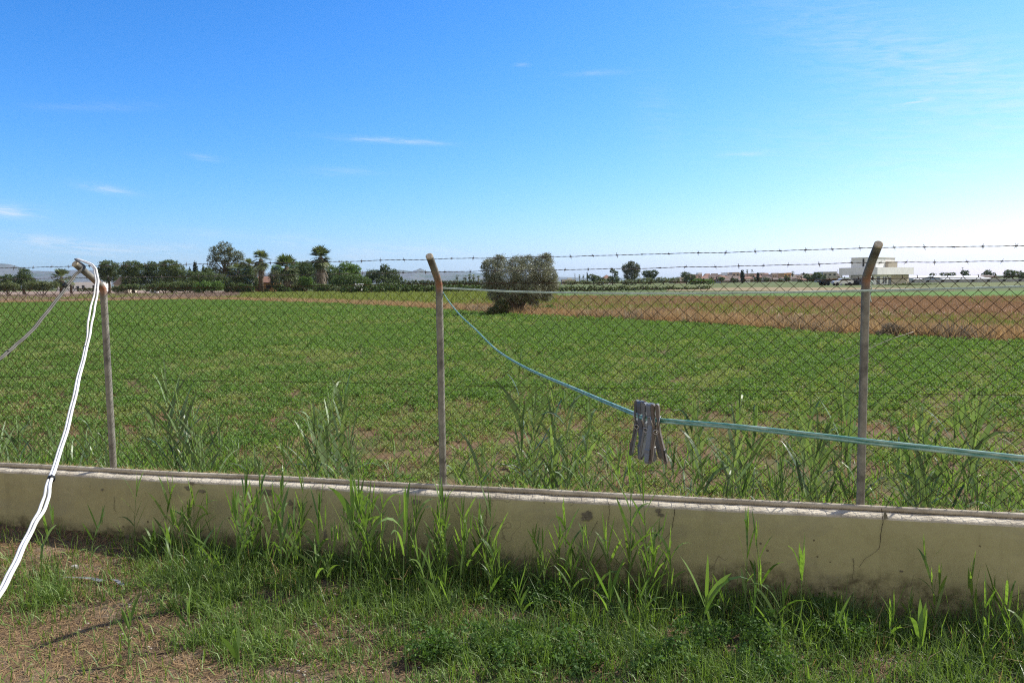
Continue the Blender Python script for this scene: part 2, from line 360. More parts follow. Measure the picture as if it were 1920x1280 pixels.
for nm, poly, cc, zz in [
    ('green_strip', [(1040, 549.5), (1400, 548), (1618, 549), (1920, 545), (2300, 544), (2300, 559.5), (1920, 558.5), (1618, 559.5), (1280, 558), (1040, 556.5)], ((.07, .14, .025), (.10, .18, .04)), .125),
    ('pale_track', [(1250, 541), (1420, 538.5), (1560, 539), (1790, 540), (1790, 544), (1618, 547), (1400, 545), (1250, 545)], ((.20, .155, .085), (.28, .215, .125)), .120),
    ('yellow_meadow', [(420, 557), (700, 549), (910, 547), (1050, 549), (1050, 553), (900, 568), (829, 577), (640, 565), (480, 560)], ((.17, .18, .055), (.24, .225, .075)), .112),
    ('ploughed_strip', [(-300, 552), (0, 547), (250, 544), (520, 546), (420, 555), (250, 555), (0, 560), (-300, 563)], ((.19, .135, .10), (.28, .21, .165)), .120),
    ('verge', [(-300, 564), (0, 561), (350, 556), (520, 558), (829, 575), (829, 583), (640, 572), (480, 566), (350, 563), (0, 570), (-300, 572)], ((.30, .21, .09), (.40, .28, .13)), .110)]:
    V = [G(x, y, zz) for x, y in poly]; tr = tessellate_polygon([[Vector((v[0], v[1], 0)) for v in V]])
    o = mesh(nm, V, [tuple(t) for t in tr], ground_mat(nm+'_soil', cc[0], cc[1], None, 1, 1.2, bump=.6, bd=.1)); up(o); o['kind'] = 'structure'

# ------------------------------------------------------------------ wall
wall = thing('garden_wall', W2(0, 0, 0), 'low cream rendered wall with flaking paint carrying the wire fence', 'wall')
ns, prof = 420, []
SW0, SW1 = -3.2, 7.5
V = []; row = [(-.065, -.25), (-.065, .2), (-.065, .485), (-.055, .497), (0.0, .500), (.07, .500), (.112, .499), (.133, .493), (.138, .482), (.138, .40), (.138, .2), (.138, 0), (.138, -.3)]
for i in range(ns):
    s = SW0+(SW1-SW0)*i/(ns-1)
    for k, (oo, z) in enumerate(row):
        a = .004*nz3(s*7, k*.7, 2)+.003*nz3(s*23, k*.7, 5)
        zz = z+(a if 3 <= k <= 7 else 0)+(.004*nz3(s*1.2, 0, 9) if k >= 3 and k <= 8 else 0)
        on = oo+(.004*nz3(s*1.1, z*2, 4)+(.005*nz3(s*17, 3, 1) if 6 <= k <= 8 else 0) if k >= 6 else 0)
        V.append(W2(s, on, zz))
K = len(row); Fs = [(i*K+k, i*K+k+1, (i+1)*K+k+1, (i+1)*K+k) for i in range(ns-1) for k in range(K-1)]
wo = mesh('rendered_face', V, Fs, M['wall'], wall, True, True)
wo.data.materials.append(M['coping'])
wo.data.polygons.foreach_set('material_index', [1 if 3 <= (i % (K-1)) <= 7 else 0 for i in range(len(wo.data.polygons))])
def wall_px(x, y): 
    s, z = s_at(x, y, 0, .1395); return s, z
pb = MB()
for (x, y, rx, ry) in [(500, 922, 22, 7), (545, 942, 7, 6), (552, 952, 5, 6), (564, 946, 8, 6), (565, 975, 8, 12), (601, 937, 4, 4), (780, 942, 9, 7), (1102, 966, 9, 8), (1095, 972, 5, 5), (352, 914, 10, 5), (360, 906, 6, 4), (379, 921, 9, 4), (940, 1050, 16, 4),
        (955, 1046, 8, 3), (240, 1006, 10, 5), (263, 1011, 9, 5), (775, 1003, 3, 3), (1235, 957, 5, 5), (1207, 1026, 3, 4), (900, 1028, 4, 5), (836, 935, 5, 6), (192, 918, 3, 3), (1690, 1070, 4, 2), (1240, 965, 7, 3), (1660, 965, 4, 8), (1668, 1165, 5, 3), (1672, 1140, 8, 3), (1655, 1132, 7, 2), (1705, 1146, 5, 3), (610, 1005, 4, 12), (935, 1075, 6, 4)]:
    s, z = wall_px(x, y); k = 34; rs = rx*3.5/F; rz = ry*3.5/F; ph = random.random()*9
    poly = [W2(s, .1435+.0015*nz3(x, y), z)]
    for i in range(k):
        t = 2*math.pi*i/k; q = 1+.55*nz3(math.cos(t)*1.4+ph, math.sin(t)*1.4, ph)+.5*nz3(math.cos(t)*4+ph, math.sin(t)*4, ph)+.25*nz3(math.cos(t)*11+ph, math.sin(t)*11, ph)
        poly.append(W2(s+rs*q*math.cos(t), .1435, z+rz*q*math.sin(t)))
    pb.add(poly, [(0, i+1, (i+1) % k+1) for i in range(k)])
pb.build('peeled_plaster', M['peeled'], wall, True)['kind'] = 'stuff'
cb = MB()
for pl, w in [([(1652, 952), (1655, 975), (1651, 1000), (1648, 1025), (1635, 1038), (1622, 1046), (1611, 1062)], .0026), ([(1599, 1045), (1601, 1065), (1598, 1082), (1606, 1090)], .002), ([(911, 930), (913, 955), (910, 985), (898, 1005)], .0022),
        ([(1141, 940), (1143, 960), (1140, 985)], .002), ([(1265, 953), (1262, 980), (1255, 1000), (1238, 1018)], .0022), ([(215, 930), (216, 955), (228, 960), (240, 962)], .002), ([(1121, 975), (1105, 1005), (1095, 1030)], .0016)]:
    pts = spline(pl, 22); L = []; Rr = []
    for i, (x, y) in enumerate(pts):
        s, z = wall_px(x+2.0*nz3(i*.9, y), y); hw = w*(.6+.6*abs(nz3(i*.7, 3)))*(1-.6*i/22)
        L.append(W2(s-hw, .1448, z)); Rr.append(W2(s+hw, .1448, z))
    n = len(L); cb.add(L+Rr, [(i, i+1, n+i+1, n+i) for i in range(n-1)])
cb.build('crack', M['crack'], wall, True)
# pipe lying on the wall top
pts = [W2(s, .052+.003*nz3(s*.8, 1), .500+.0150+.0035*nz3(s*1.2, 0, 9)+.001*nz3(s*3, 7)) for s in np.linspace(SW0, SW1, 160)]
b = MB(); b.tube(pts, .0145, 12); o = b.build('conduit', M['pipe'], None, True, True); tag(o, 'thin pale conduit lying along the top of the low wall', 'pipe')

# ------------------------------------------------------------------ fence
fence = thing('chain_link_fence', W2(0, 0, .5), 'rusty chain link fence with bent grey posts and two barbed wires on the low wall', 'fence')
ARM = (.175, .155)
def post(s, label=None, arm=ARM, sk=0.0):
    b = MB(); base = W2(s, 0, 0)-W2(0, 0, 0)
    zb = 1.2
    pts = [(0, -.02), (0, .4), (0, .8), (0, zb-.03), (.004, zb-.01), (.016, zb+.010), (arm[0]*.5, zb+.01+arm[1]*.5-.01), (arm[0], zb+arm[1]-.004)]
    cr = np.array([[nn[0]*a+du[0]*a*sk, nn[1]*a+du[1]*a*sk, z] for a, z in pts])
    b.tube(cr, .0206, 18, cap=False)
    po = b.build('post', M['post'], fence, False, True); po.location = base
    d = cr[-1]-cr[-2]; d /= np.linalg.norm(d)
    c = MB(); c.tube([cr[-1]-d*.006, cr[-1]+d*.003, cr[-1]+d*.006], [.0208, .0208, .016], 18); cp = c.build('end_cap', M['coping'], po)
    if label: po['label'] = label
    head = np.array(W2(s, 0, .5))+cr[-1]
    return po, head
_, H0 = post(-2.38)
PL, H1 = post(0.0, 'leftmost fence post with white cables looped over its bent head', arm=(.19, .15), sk=-.15)
PM, H2 = post(S2, 'middle fence post holding the end of the teal clothes line', arm=(.17, .15), sk=.02)
PR, H3 = post(S3, 'right fence post with a pale knot of cord at its bend', arm=(.20, .16), sk=.04)
_, H4 = post(S3+2.4)
# woven mesh
a = .0350; hh = .0335; ztop = 1.195; nw = int((SW1-.4-SW0)/a)
Vw = []; Fw = []; cnt = 0; sides = 4; rw = .00190
def warp(s, z):
    e = .0065*nz3(s*.9, z*1.3, 4)+.003*nz3(s*4, z*4, 7)
    f = .0065*nz3(s*.8, z*1.1, 12)+.003*nz3(s*4, z*4, 17)-.007*max(0, (z-.9))*abs(math.sin(s*1.3))
    g2 = .020*nz3(s*.9, z*1.5, 22)
    return s+e, g2-.032, z+f
zs_all = []
for i in range(nw):
    s0 = SW0+.2+i*a; pts = []; j = 0
    nseg = int(ztop/hh)
    for j in range(nseg+1):
        side = (i+j) % 2
        z = ztop-(nseg-j)*hh
        k1 = .0022*(1 if side else -1)
        ss, oo, zz = warp(s0+a*(1-side)*0+(a if (j+i) % 2 else 0), z)
        pts.append(W2(ss, oo+k1, .5+zz))
    # spike at the top
    if (nseg+i) % 2: pts.append(pts[-1]+np.array([0, 0, .012])+du*.004*random.choice((-1, 1)))
    pts = np.array(pts); n = len(pts)
    for q in range(n):
        for k in range(sides):
            t = math.pi*2*k/sides+.4
            Vw.append(pts[q]+rw*(math.cos(t)*du+math.sin(t)*nn)*1.0)
    for q in range(n-1):
        for k in range(sides):
            Fw.append((cnt+q*sides+k, cnt+q*sides+(k+1) % sides, cnt+(q+1)*sides+(k+1) % sides, cnt+(q+1)*sides+k))
    cnt += n*sides
mesh('woven_mesh', Vw, np.array(Fw), M['wire'], fence, True, True)
for z0, r_ in ((ztop-.004, .0020), (.60, .0013)):
    pts = []
    for s in np.linspace(SW0, SW1-.4, 220):
        ss, oo, zz = warp(s, z0); pts.append(W2(s, oo+.002, .5+zz))
    b = MB(); b.tube(pts, r_, 5); b.build('tension_wire', M['wire'], fence, True, True)
def barbed(hs_, name, sag, sh, bd=.135):
    ps = []
    for i in range(len(hs_)-1):
        for t in np.linspace(0, 1, 90, endpoint=(i == len(hs_)-2)):
            p = hs_[i]*(1-t)+hs_[i+1]*t; p = p.copy(); p[2] -= sag*4*t*(1-t); p[2] += .0035*nz3(p[0]*5, sh)+.0015*nz3(p[0]*16, sh); ps.append(p)
    ps = np.array(ps); fi = MB()
    L = np.concatenate([[0], np.cumsum(np.linalg.norm(np.diff(ps, axis=0), axis=1))])
    tt = np.arange(0, L[-1], .008); q = np.stack([np.interp(tt, L, ps[:, k]) for k in range(3)], 1)
    for ph in (0, math.pi):
        w = np.array([[0, math.cos(t/.035*2*math.pi/2+ph), math.sin(t/.035*2*math.pi/2+ph)] for t in tt])*.0011
        fi.tube(q+w, .0010, 4)
    t = .05
    while t < L[-1]-.05:
        c = np.array([np.interp(t, L, ps[:, k]) for k in range(3)])
        for m_ in range(2):
            an = random.uniform(0, math.pi); v = np.array([random.uniform(-.5, .5), math.cos(an), math.sin(an)*1.2]); v /= np.linalg.norm(v)
            fi.tube([c-v*.015, c, c+v*.015], [.0006, .0014, .0006], 4)
        fi.tube([c-du*.006, c+du*.006], .0032, 5); t += bd*random.uniform(.85, 1.15)
    fi.build('barbed_wire', M['barb'], fence, True)
Hs = [H0, H1, H2, H3, H4]
up_ = [h+np.array([0, 0, -.015])-nn*.028 for h in Hs]; lo_ = [h+np.array([0, 0, -.085])-nn*.105 for h in Hs]
barbed(up_, 'barbed_wire', .004, 3); barbed(lo_, 'barbed_wire', .004, 8)

# ------------------------------------------------------------------ cables, lines, pegs
def cable(name, pts, r, mat, label=None, cat=None, parent=None, n=90, sides=10):
    sp = spline(pts, n); L_ = np.arange(n)[:, None]; sp = sp+np.stack([.0022*np.sin(L_[:, 0]*.31+r*900)+.0012*np.sin(L_[:, 0]*.83), .001*np.cos(L_[:, 0]*.5), .0015*np.sin(L_[:, 0]*.23)], 1)*(1 if r > .004 else .3)
    b = MB(); b.tube(sp, r, sides); o = b.build(name, mat, parent, True, True)
    if label: tag(o, label, cat)
    return o
hd = H1
wc = thing('white_cable', hd, 'pair of white cables draped over the left post head and hanging down across the wall', 'cable')
def offp(p, dx, dz=0): q = np.array(p, float).copy(); q += rr*dx+uu*dz; return q
core = [(171, 497, 4.50), (181, 512, 4.44), (180, 545, 4.3), (172, 590, 4.1), (163, 640, 3.9), (147, 715, 3.55), (125, 800, 3.15), (97, 893, 2.75), (82, 945, 2.6), (60, 990, 2.45), (25, 1060, 2.2), (-10, 1130, 2.05), (-60, 1210, 1.95)]
for sgn in (-1, 1):
    pts = [hd+np.array([0, 0, .030])-nn*.02+du*sgn*.004]
    for i, (x, y, t) in enumerate(core):
        t = t+.0
        w = {0: .004, 1: .006, 2: .008, 3: .012, 4: .0055, 7: .0052, 8: .009, 9: .006}.get(i, .0056)
        pts.append(offp(P(x, y, t), sgn*w, sgn*.0015))
    cable('cable_strand', pts, .0056, M['white'], parent=wc, n=130)
for (x, y, t) in ((161, 653, 3.86), (96, 897, 2.74)):
    p = P(x, y, t); q = P(x-3, y+9, t-.03); d = (q-p); d /= np.linalg.norm(d)
    b = MB(); b.tube([p-d*.006, p+d*.006], .0135, 10); b.build('cable_clip', M['black'], wc, True)
gc = thing('grey_cable', hd, 'thin grey cable running down to the left from the left post head', 'cable')
pts = [hd+np.array([0, 0, .026])-nn*.01, P(157, 501, 4.52), P(140, 517, 4.45), P(112, 555, 4.3), P(75, 602, 4.1), P(40, 638, 3.95), (P(14, 661, 3.85)), P(-30, 690, 3.7), P(-90, 715, 3.5)]
for sg in (-1, 1): cable('cable_strand', [offp(p, sg*.0045, -sg*.002) for p in pts], .0050, M['greycable'], parent=gc)
for x, y, t in ((122, 535, 4.36), (14, 661, 3.86)):
    p = P(x, y, t); q = P(x-8, y+9, t-.02); d = q-p; d /= np.linalg.norm(d); b = MB(); b.tube([p-d*.009, p+d*.009], .0125, 10); b.build('cable_clip', M['black'], gc, True)
# black tie on the head of the left post
b = MB(); b.tube([hd-nn*.05+np.array([0, 0, -.018]), hd-nn*.075+np.array([0, 0, -.045])], .0255, 14); b.build('black_tie', M['black'], PL, False) if False else None

def twin(name, pts, r, label, cat, n=160, mat=None):
    sp = spline(pts, n); b = MB(); th = thing(name, sp[0], label, cat)
    for k in (-1, 1):
        q = sp.copy(); q[:, 2] += k*r*.92
        mb = MB(); mb.tube(q, r, 10); mb.build('line_strand', mat or M['teal'], th, True, True)
    return th
kn = P(829, 541, 4.33)
low = [P(826, 540, 4.40), P(838, 560, 4.22), P(862, 590, 3.85), P(892, 618, 3.45), P(930, 655, 2.95), P(985, 689, 2.3), P(1080, 730, 1.68), P(1187, 775, 1.24), P(1212, 784, 1.185), P(1236, 788, 1.155), P(1400, 802, 1.03), P(1620, 827, .93), P(1920, 860, .83), P(2150, 886, .77)]
twin('clothes_line', low, .0021, 'teal clothes line sagging from the middle post through the grey pegs', 'clothes line')
upl = [P(827, 540, 4.36), P(880, 542.5, 4.28), P(960, 546.5, 4.12), P(1100, 549.5, 3.95), P(1280, 550, 3.85), P(1450, 548.5, 3.75), P(1620, 545, 3.66), P(1780, 541.5, 3.5), P(1925, 537, 3.35), P(2100, 531, 3.2)]
twin('upper_clothes_line', upl, .0028, 'pale green clothes line stretched level from the middle post past the right post', 'clothes line', mat=M['palecord'])
# knot of cord at the bend of the right post
b = MB(); kc = P(1628, 530, 3.86); pts = []
for i in range(90):
    t = i/90*2*math.pi*5; pts.append(kc+np.array([.014*math.sin(t*1.0)+.008*math.sin(2.3*t), .010*math.cos(t*.7), -.03*(i/90)+.018+.012*math.sin(t*1.6)]))
b.tube(pts, .0032, 6)
b.tube(spline([kc+np.array([.005, -.01, -.01]), kc+np.array([.012, -.012, -.03]), kc+np.array([.006, -.01, -.07]), kc+np.array([.012, -.012, -.10])], 20), .0026, 6)
b.build('cord_knot', M['palecord'], None, True, True); o = bpy.data.objects['cord_knot']; tag(o, 'frayed pale cord knotted round the bend of the right post', 'knot')
# thin loose wire poking past the right post
cable('loose_wire', [P(1585, 674, 3.86), P(1622, 657, 3.84), P(1670, 636, 3.86), P(1712, 622, 3.9)], .0016, simple('loose_wire', (.42, .38, .33), .6), 'short pale loose wire sticking out beside the right fence post', 'wire', sides=5, n=20)

def half_profile(sg):
    # jaw tip up, handle down (metres, local x across, z up)
    pts = [(.0005, .048), (.0022, .0515), (.0050, .052), (.0072, .049), (.0076, .040), (.0066, .024), (.0062, .010), (.0075, -.002), (.0105, -.018), (.0160, -.045), (.0180, -.056), (.0170, -.0605), (.0135, -.061), (.0112, -.055),
           (.0070, -.030), (.0030, -.010), (.0012, .004), (.0012, .012), (.0030, .016), (.0032, .0235), (.0008, .027), (.0020, .034), (.0010, .042)]
    return [(x*sg, z) for x, z in (pts if sg > 0 else pts)]
import bmesh
def peg(name, loc, yaw, lean, mat, label, spread=1.0, swing=0.0):
    t = thing(name, loc, label, 'clothes peg', 'clothes pegs clipped on the teal line'); t.rotation_euler = (swing, lean, yaw); t.scale = (.83, .83, .83)
    for sg in (-1, 1):
        b = MB(); pr = half_profile(sg); pr = [(x*(spread if z < 0 else 1), z-.0215) for x, z in pr]
        b.prism(pr, None, -.0062, .0062); o = b.build('jaw', mat, t)
        bm = bmesh.new(); bm.from_mesh(o.data); bmesh.ops.recalc_face_normals(bm, faces=bm.faces)
        ed = [e for e in bm.edges if abs(e.verts[0].co.y-e.verts[1].co.y) < 1e-6]
        bmesh.ops.bevel(bm, geom=ed, offset=.0008, segments=2, affect='EDGES'); bm.to_mesh(o.data); bm.free()
        for p in o.data.polygons: p.use_smooth = False
        # ribbed recess on the handle
        rb = MB(); rb.prism([(sg*.0125*spread, -.0545), (sg*.0142*spread, -.076), (sg*.0158*spread, -.077), (sg*.0150*spread, -.056)], None, -.0068, .0068); rb.build('handle_rib', M['black'] if mat is M['peg2'] else mat, o)
    b = MB()
    for yy in (-.0070, .0070):
        b.tube([(.0042*math.cos(q), yy, -.0215+.0042*math.sin(q)) for q in np.linspace(0, 2*math.pi, 25)], .0009, 6)
    b.tube([(-.0086, -.0058, .006), (-.006, -.0060, -.006), (-.003, -.0060, -.0185)], .0008, 5); b.tube([(.0086, -.0058, .006), (.006, -.0060, -.006), (.003, -.0060, -.0185)], .0008, 5)
    b.tube([(-.0086, -.0058, .006), (-.0086, .0058, .006)], .0008, 5); b.tube([(.0086, -.0058, .006), (.0086, .0058, .006)], .0008, 5)
    b.build('spring', M['steel'], t, False, True)
    return t
peg('clothes_peg', P(1197, 778.5, 1.222), R(-34), R(3), M['peg'], 'dark grey clothes peg at the left of the peg bunch', .85, R(2))
peg('clothes_peg', P(1204, 781, 1.205), R(28), R(-2), M['peg'], 'slate grey clothes peg second from the left in the bunch', .7, R(-3))
peg('clothes_peg', P(1214, 784, 1.185), R(-40), R(2), M['peg3'], 'pale grey clothes peg in the middle of the bunch', .95, R(4))
peg('clothes_peg', P(1222, 785.5, 1.17), R(34), R(-6), M['peg3'], 'light grey clothes peg with handles turned right, behind the taupe peg', 1.25, R(0))
peg('clothes_peg', P(1230, 787, 1.150), R(-24), R(-3), M['peg2'], 'brownish grey clothes peg in front with its spring showing', .95, R(2))

# ------------------------------------------------------------------ plants (blade builders)
def blade(V, Fa, T, p0, direc, length, width, bend, tint, segs=5, droop=1.0, twist=0.0, side=None):
    """a ribbon leaf with a centre fold"""
    d = np.array(direc, float); d /= np.linalg.norm(d)
    if side is None: side = np.cross(d, (0, 0, 1.))
    side = side/(np.linalg.norm(side)+1e-9); p = np.array(p0, float); n0 = len(V)
    cs, sn = math.cos(twist), math.sin(twist); nrm = np.cross(side, d); side = cs*side+sn*nrm
    for i in range(segs+1):
        t = i/segs; w = width*(math.sin(math.pi*min(1, (t*.86+.14)))**.8)*(1 if t < 1 else 0)
        if i == segs: V.append(p.copy()); T.append(tint)
        else:
            V.append(p-side*w*.5); V.append(p+side*w*.5); T += [tint, tint*.9+.05]
        d = d+np.array([0, 0, -bend*droop*(t+.2)/segs*2]); d /= np.linalg.norm(d)
        p = p+d*length/segs
    for i in range(segs-1): Fa.append((n0+2*i, n0+2*i+1, n0+2*i+3, n0+2*i+2))
    Fa.append((n0+2*(segs-1), n0+2*(segs-1)+1, n0+2*segs))
def reed(base, h, seed, lean=(0, 0), nl=8, lw=.017, ll=.22, spear=True, label=None, group=None, width=.0032, start=.25):
    lm = M['reedb'] if group and 'behind' in group else M['reed']
    r = random.Random(seed); stem = MB()
    top = np.array([lean[0], lean[1], h]); mid = top*.5+np.array([r.uniform(-.02, .02), r.uniform(-.02, .02), 0])
    pts = spline([(0, 0, -.02), mid*np.array([.6, .6, 1]), top], 14)
    stem.tube(pts, np.linspace(width, width*.35, 14), 6)
    for k in range(2, 13, 3): stem.tube([pts[k]-(0, 0, .002), pts[k]+np.array((0, 0, .002))], width*1.25*(1-k/20), 6)
    V, Fa, T = [], [], []
    ang = r.uniform(0, 6.28)
    for i in range(nl):
        t = start+(1-start)*(i+.3)/nl; k = min(13, t*13); i0 = int(k); p = pts[i0]*(1-(k-i0))+pts[min(13, i0+1)]*(k-i0)
        ang += math.pi+r.uniform(-.7, .7); up = r.uniform(.9, 2.6)*(1+.9*t)
        d = (math.cos(ang), math.sin(ang), up)
        L = ll*r.uniform(.65, 1.2)*(1.15-.35*abs(t-.6)); blade(V, Fa, T, p, d, L, lw*r.uniform(.6, 1.15), r.choice((.15, .3, .5, .9, 1.5)), r.uniform(0, 1), 6, 1, r.uniform(-1.4, 1.4))
    if spear:
        for q in range(2): blade(V, Fa, T, pts[-1]-np.array((0, 0, .03)), (r.uniform(-.12, .12), r.uniform(-.12, .12), 1), ll*r.uniform(.7, 1.0), lw*.6, .05, r.uniform(.3, 1), 5, 1, r.uniform(-1, 1))
    t = thing('reed_shoot', base, label, 'reed', group)
    so = stem.build('stem', M['reed_stem'], t, False, True)
    mesh('leaves', V, Fa, lm, t, tint=T)
    return t
def px_base(x, y):
    p = G(x, y, 0.0)
    for _ in range(3): p = G(x, y, gz(p[0], p[1]))
    return p
# tall shoots in front of the wall: base px, top px, leaves, label
heroes = [((78, 1090), (97, 950), 5, .15, 'lone reed shoot by the white cables on the dry patch'),
 ((655, 1262), (660, 905), 3, .21, 'left one of the two tall bare stemmed reeds before the wall'),
 ((762, 1275), (757, 925), 3, .21, 'right one of the two tall bare stemmed reeds before the wall'),
 ((835, 1105), (826, 905), 7, .17, 'reed shoot rising in front of the middle fence post'),
 ((1056, 1130), (1060, 955), 6, .20, 'reed with one long leaf slanting right, before the wall below the olive tree'),
 ((1178, 1140), (1181, 850), 8, .22, 'tallest reed shoot under the clothes pegs'),
 ((1213, 1135), (1206, 905), 7, .21, 'reed with broad dark leaf just right of the tallest shoot under the pegs'),
 ((1136, 1265), (1143, 1060), 3, .17, 'short bare stemmed reed with forked leaves near the bottom edge'),
 ((1192, 1275), (1180, 1110), 4, .19, 'reed with a leaf lying flat to the right near the bottom edge'),
 ((1316, 1268), (1325, 1065), 3, .20, 'reed with twin pale upright leaves in the right centre foreground'),
 ((1392, 1175), (1402, 960), 6, .17, 'slender reed before the wall, right of the pegs'),
 ((1425, 1170), (1418, 985), 5, .17, 'bushier slender reed before the wall, right of the pegs'),
 ((1502, 1205), (1504, 1020), 3, .19, 'reed with two leaves in a narrow V against the bare wall'),
 ((1722, 1290), (1730, 1140), 3, .20, 'reed with widely forked leaves at the bottom right'),
 ((1830, 1190), (1818, 1065), 5, .16, 'reed with a single upright spear near the right edge'),
 ((1893, 1230), (1885, 1095), 5, .19, 'reed with a broad bright yellow green leaf at the right edge'),
 ((443, 1100), (440, 925), 7, .17, 'reed with narrow spreading leaves on the left half of the wall'),
 ((322, 1105), (326, 945), 5, .15, 'leftmost reed of the row growing from the thick grass'),
 ((378, 1110), (372, 985), 5, .14, 'small upright reed spear against the left half of the wall'),
 ((525, 1110), (527, 900), 9, .16, 'dense leafy reed clump stem left of the tall pair'),
 ((672, 1090), (668, 905), 9, .17, 'leafy reed close to the wall between the tall pair'),
 ((700, 1085), (698, 915), 8, .17, 'leafy reed close to the wall beside the right tall stem'),
 ((240, 1245), (243, 1130), 5, .13, 'short reed in the lower left foreground grass'),
 ((355, 1215), (352, 1120), 4, .13, 'short reed with upright pale blade in the lower left grass'),
 ((447, 1280), (440, 1175), 3, .12, 'single upright blade at the bottom edge left of centre')]
for i, (bpx, tpx, nl, ll, lab) in enumerate(heroes):
    b_ = px_base(*bpx); b_ = b_ if b_[1] > 0 else b_
    tp = Rd(tpx[0], tpx[1], b_[1]); h = max(.12, tp[2]-b_[2]); lw = .024 if nl <= 3 else .016; ll = ll*(1.2 if nl <= 3 else 1)
    reed(b_, h-.07 if nl > 3 else h-.13, 100+i, (tp[0]-b_[0], 0), nl, lw, ll*.95, True, lab, 'reed shoots in front of the wall', start=.78 if nl == 3 else .3)
r = random.Random(55)
for i, (x, yt, lab) in enumerate([(478, 905, 'upright reed first of the dense clump on the left half'), (505, 885, 'tall reed second of the dense clump on the left half'), (548, 915, 'leafy reed at the right of the dense clump on the left half'), (585, 960, 'short reed right of the dense clump on the left half'), (640, 925, 'leafy reed close behind the left bare stem'),
        (690, 895, 'tall reed between the two bare stemmed reeds'), (728, 920, 'reed just left of the right bare stem'), (785, 930, 'reed just right of the right bare stem'), (852, 940, 'reed right of the middle post against the wall'), (885, 975, 'shorter reed right of the middle post'), (1150, 985, 'reed left of the tallest shoot under the pegs'), (1232, 1000, 'reed right of the tallest shoots under the pegs')]):
    s_, _ = s_at(x, 1040, 0, .2); p = W2(s_, .24+r.uniform(0, .25), 0); p[2] = gz(p[0], p[1]); tp = Rd(x, yt, p[1])
    reed(p, max(.2, tp[2]-p[2]-.10), 800+i, (r.uniform(-.05, .05), r.uniform(-.04, .04)), r.randint(8, 11), .015, .19, True, lab, 'reed shoots in front of the wall', width=.0028, start=.2)
r = random.Random(5)
def front_zone(x):
    for lim, w in ((360, 'right of the dry patch'), (470, 'left of the dense reed clump'), (560, 'in the dense clump on the left half'), (650, 'left of the two bare stemmed reeds'), (760, 'between the two bare stemmed reeds'), (860, 'below the middle post'), (960, 'right of the middle post'), (1060, 'below the olive tree'), (1150, 'left of the clothes pegs'), (1260, 'below the clothes pegs'), (1400, 'right of the clothes pegs'), (1500, 'midway from pegs to right post'), (1700, 'below the right post'), (1830, 'right of the right post'), (9999, 'near the right edge')):
        if x < lim: return w
xs = [(470, 620, 16), (640, 800, 14), (800, 960, 20), (960, 1150, 12), (1120, 1260, 8), (1270, 1480, 6), (1560, 1700, 3), (1740, 1920, 6), (260, 470, 11)]
for x0, x1, n in xs:
    for k in range(n):
        x = r.uniform(x0, x1); s, _ = s_at(x, 1040, 0, .2); off = .2+abs(r.gauss(.05, .28)); p = W2(s, off, 0); p[2] = gz(p[0], p[1])
        h = r.uniform(.14, .42)*(1.15 if 470 < x < 950 else .95)
        reed(p, h, 1000+int(x*7)+k, (r.uniform(-.07, .07), r.uniform(-.05, .05)), r.randint(4, 8), r.uniform(.008, .015), r.uniform(.11, .19), True, 'short leafy reed at the wall foot, '+front_zone(x), 'reed shoots in front of the wall', width=.002)
# behind the wall
back = [(312, 705, 12, .30, 'tall broad leaved reed behind the fence right of the left post'), (338, 745, 10, .26, 'reed beside the tallest one right of the left post'), (290, 760, 9, .24, 'reed leaning left, right of the left post'), (372, 770, 10, .24, 'bushy reed right of the left post group'),
 (612, 740, 10, .26, 'pale leaved reed behind the fence left of the middle post'), (630, 720, 8, .22, 'narrow reed with an upright tip left of the middle post'), (590, 775, 10, .25, 'dark reed spreading left behind the fence, left of middle post'),
 (740, 822, 2, .12, 'single slim spear just left of the middle post'), (983, 668, 11, .24, 'tallest reed behind the fence with leaf pairs like a feather'), (1005, 745, 9, .24, 'reed at the foot of the tallest feather shaped one'), (1035, 740, 8, .22, 'reed right of the tallest feather shaped one'), (1062, 735, 8, .22, 'reed with narrow leaves left of the pegs'), (1092, 745, 7, .2, 'reed with slanting leaf left of the pegs'),
 (1302, 770, 7, .24, 'reed right of the pegs with a white lit leaf'), (1325, 760, 6, .2, 'thin upright reed right of the pegs'), (1372, 725, 7, .2, 'thin reed with bent yellow tip behind the fence'), (1400, 775, 9, .24, 'reed clump midway between pegs and right post'),
 (1503, 725, 6, .2, 'slender reed left of the right post'), (1574, 715, 6, .3, 'broad leaved reed just left of the right post'), (1520, 790, 9, .28, 'low spreading reed left of the right post'), (1600, 770, 7, .3, 'reed half hidden behind the right post'), (1712, 765, 9, .28, 'leafy reed right of the right post'), (1745, 775, 8, .25, 'reed with a pale drooping leaf right of the right post'),
 (1785, 770, 9, .27, 'dense reed left of the right edge'), (1812, 740, 9, .27, 'tallest reed near the right edge behind the fence'), (1838, 775, 8, .24, 'reed with bright lower leaves near the right edge'), (35, 800, 8, .2, 'reed at the far left behind the fence')]
r = random.Random(11)
for i, (x, y, nl, ll, lab) in enumerate(back):
    Y = r.uniform(.35, .8); s, _ = s_at(x, 850, 0, -Y); p = W2(s, -Y, .1); tp = Rd(x, y, p[1])
    reed(p, max(.3, tp[2]-.1-ll*.45), 300+i, (r.uniform(-.06, .06), r.uniform(-.05, .05)), nl+3, .0235, ll*1.15, True, lab, 'reeds behind the fence', width=.0036, start=.3)
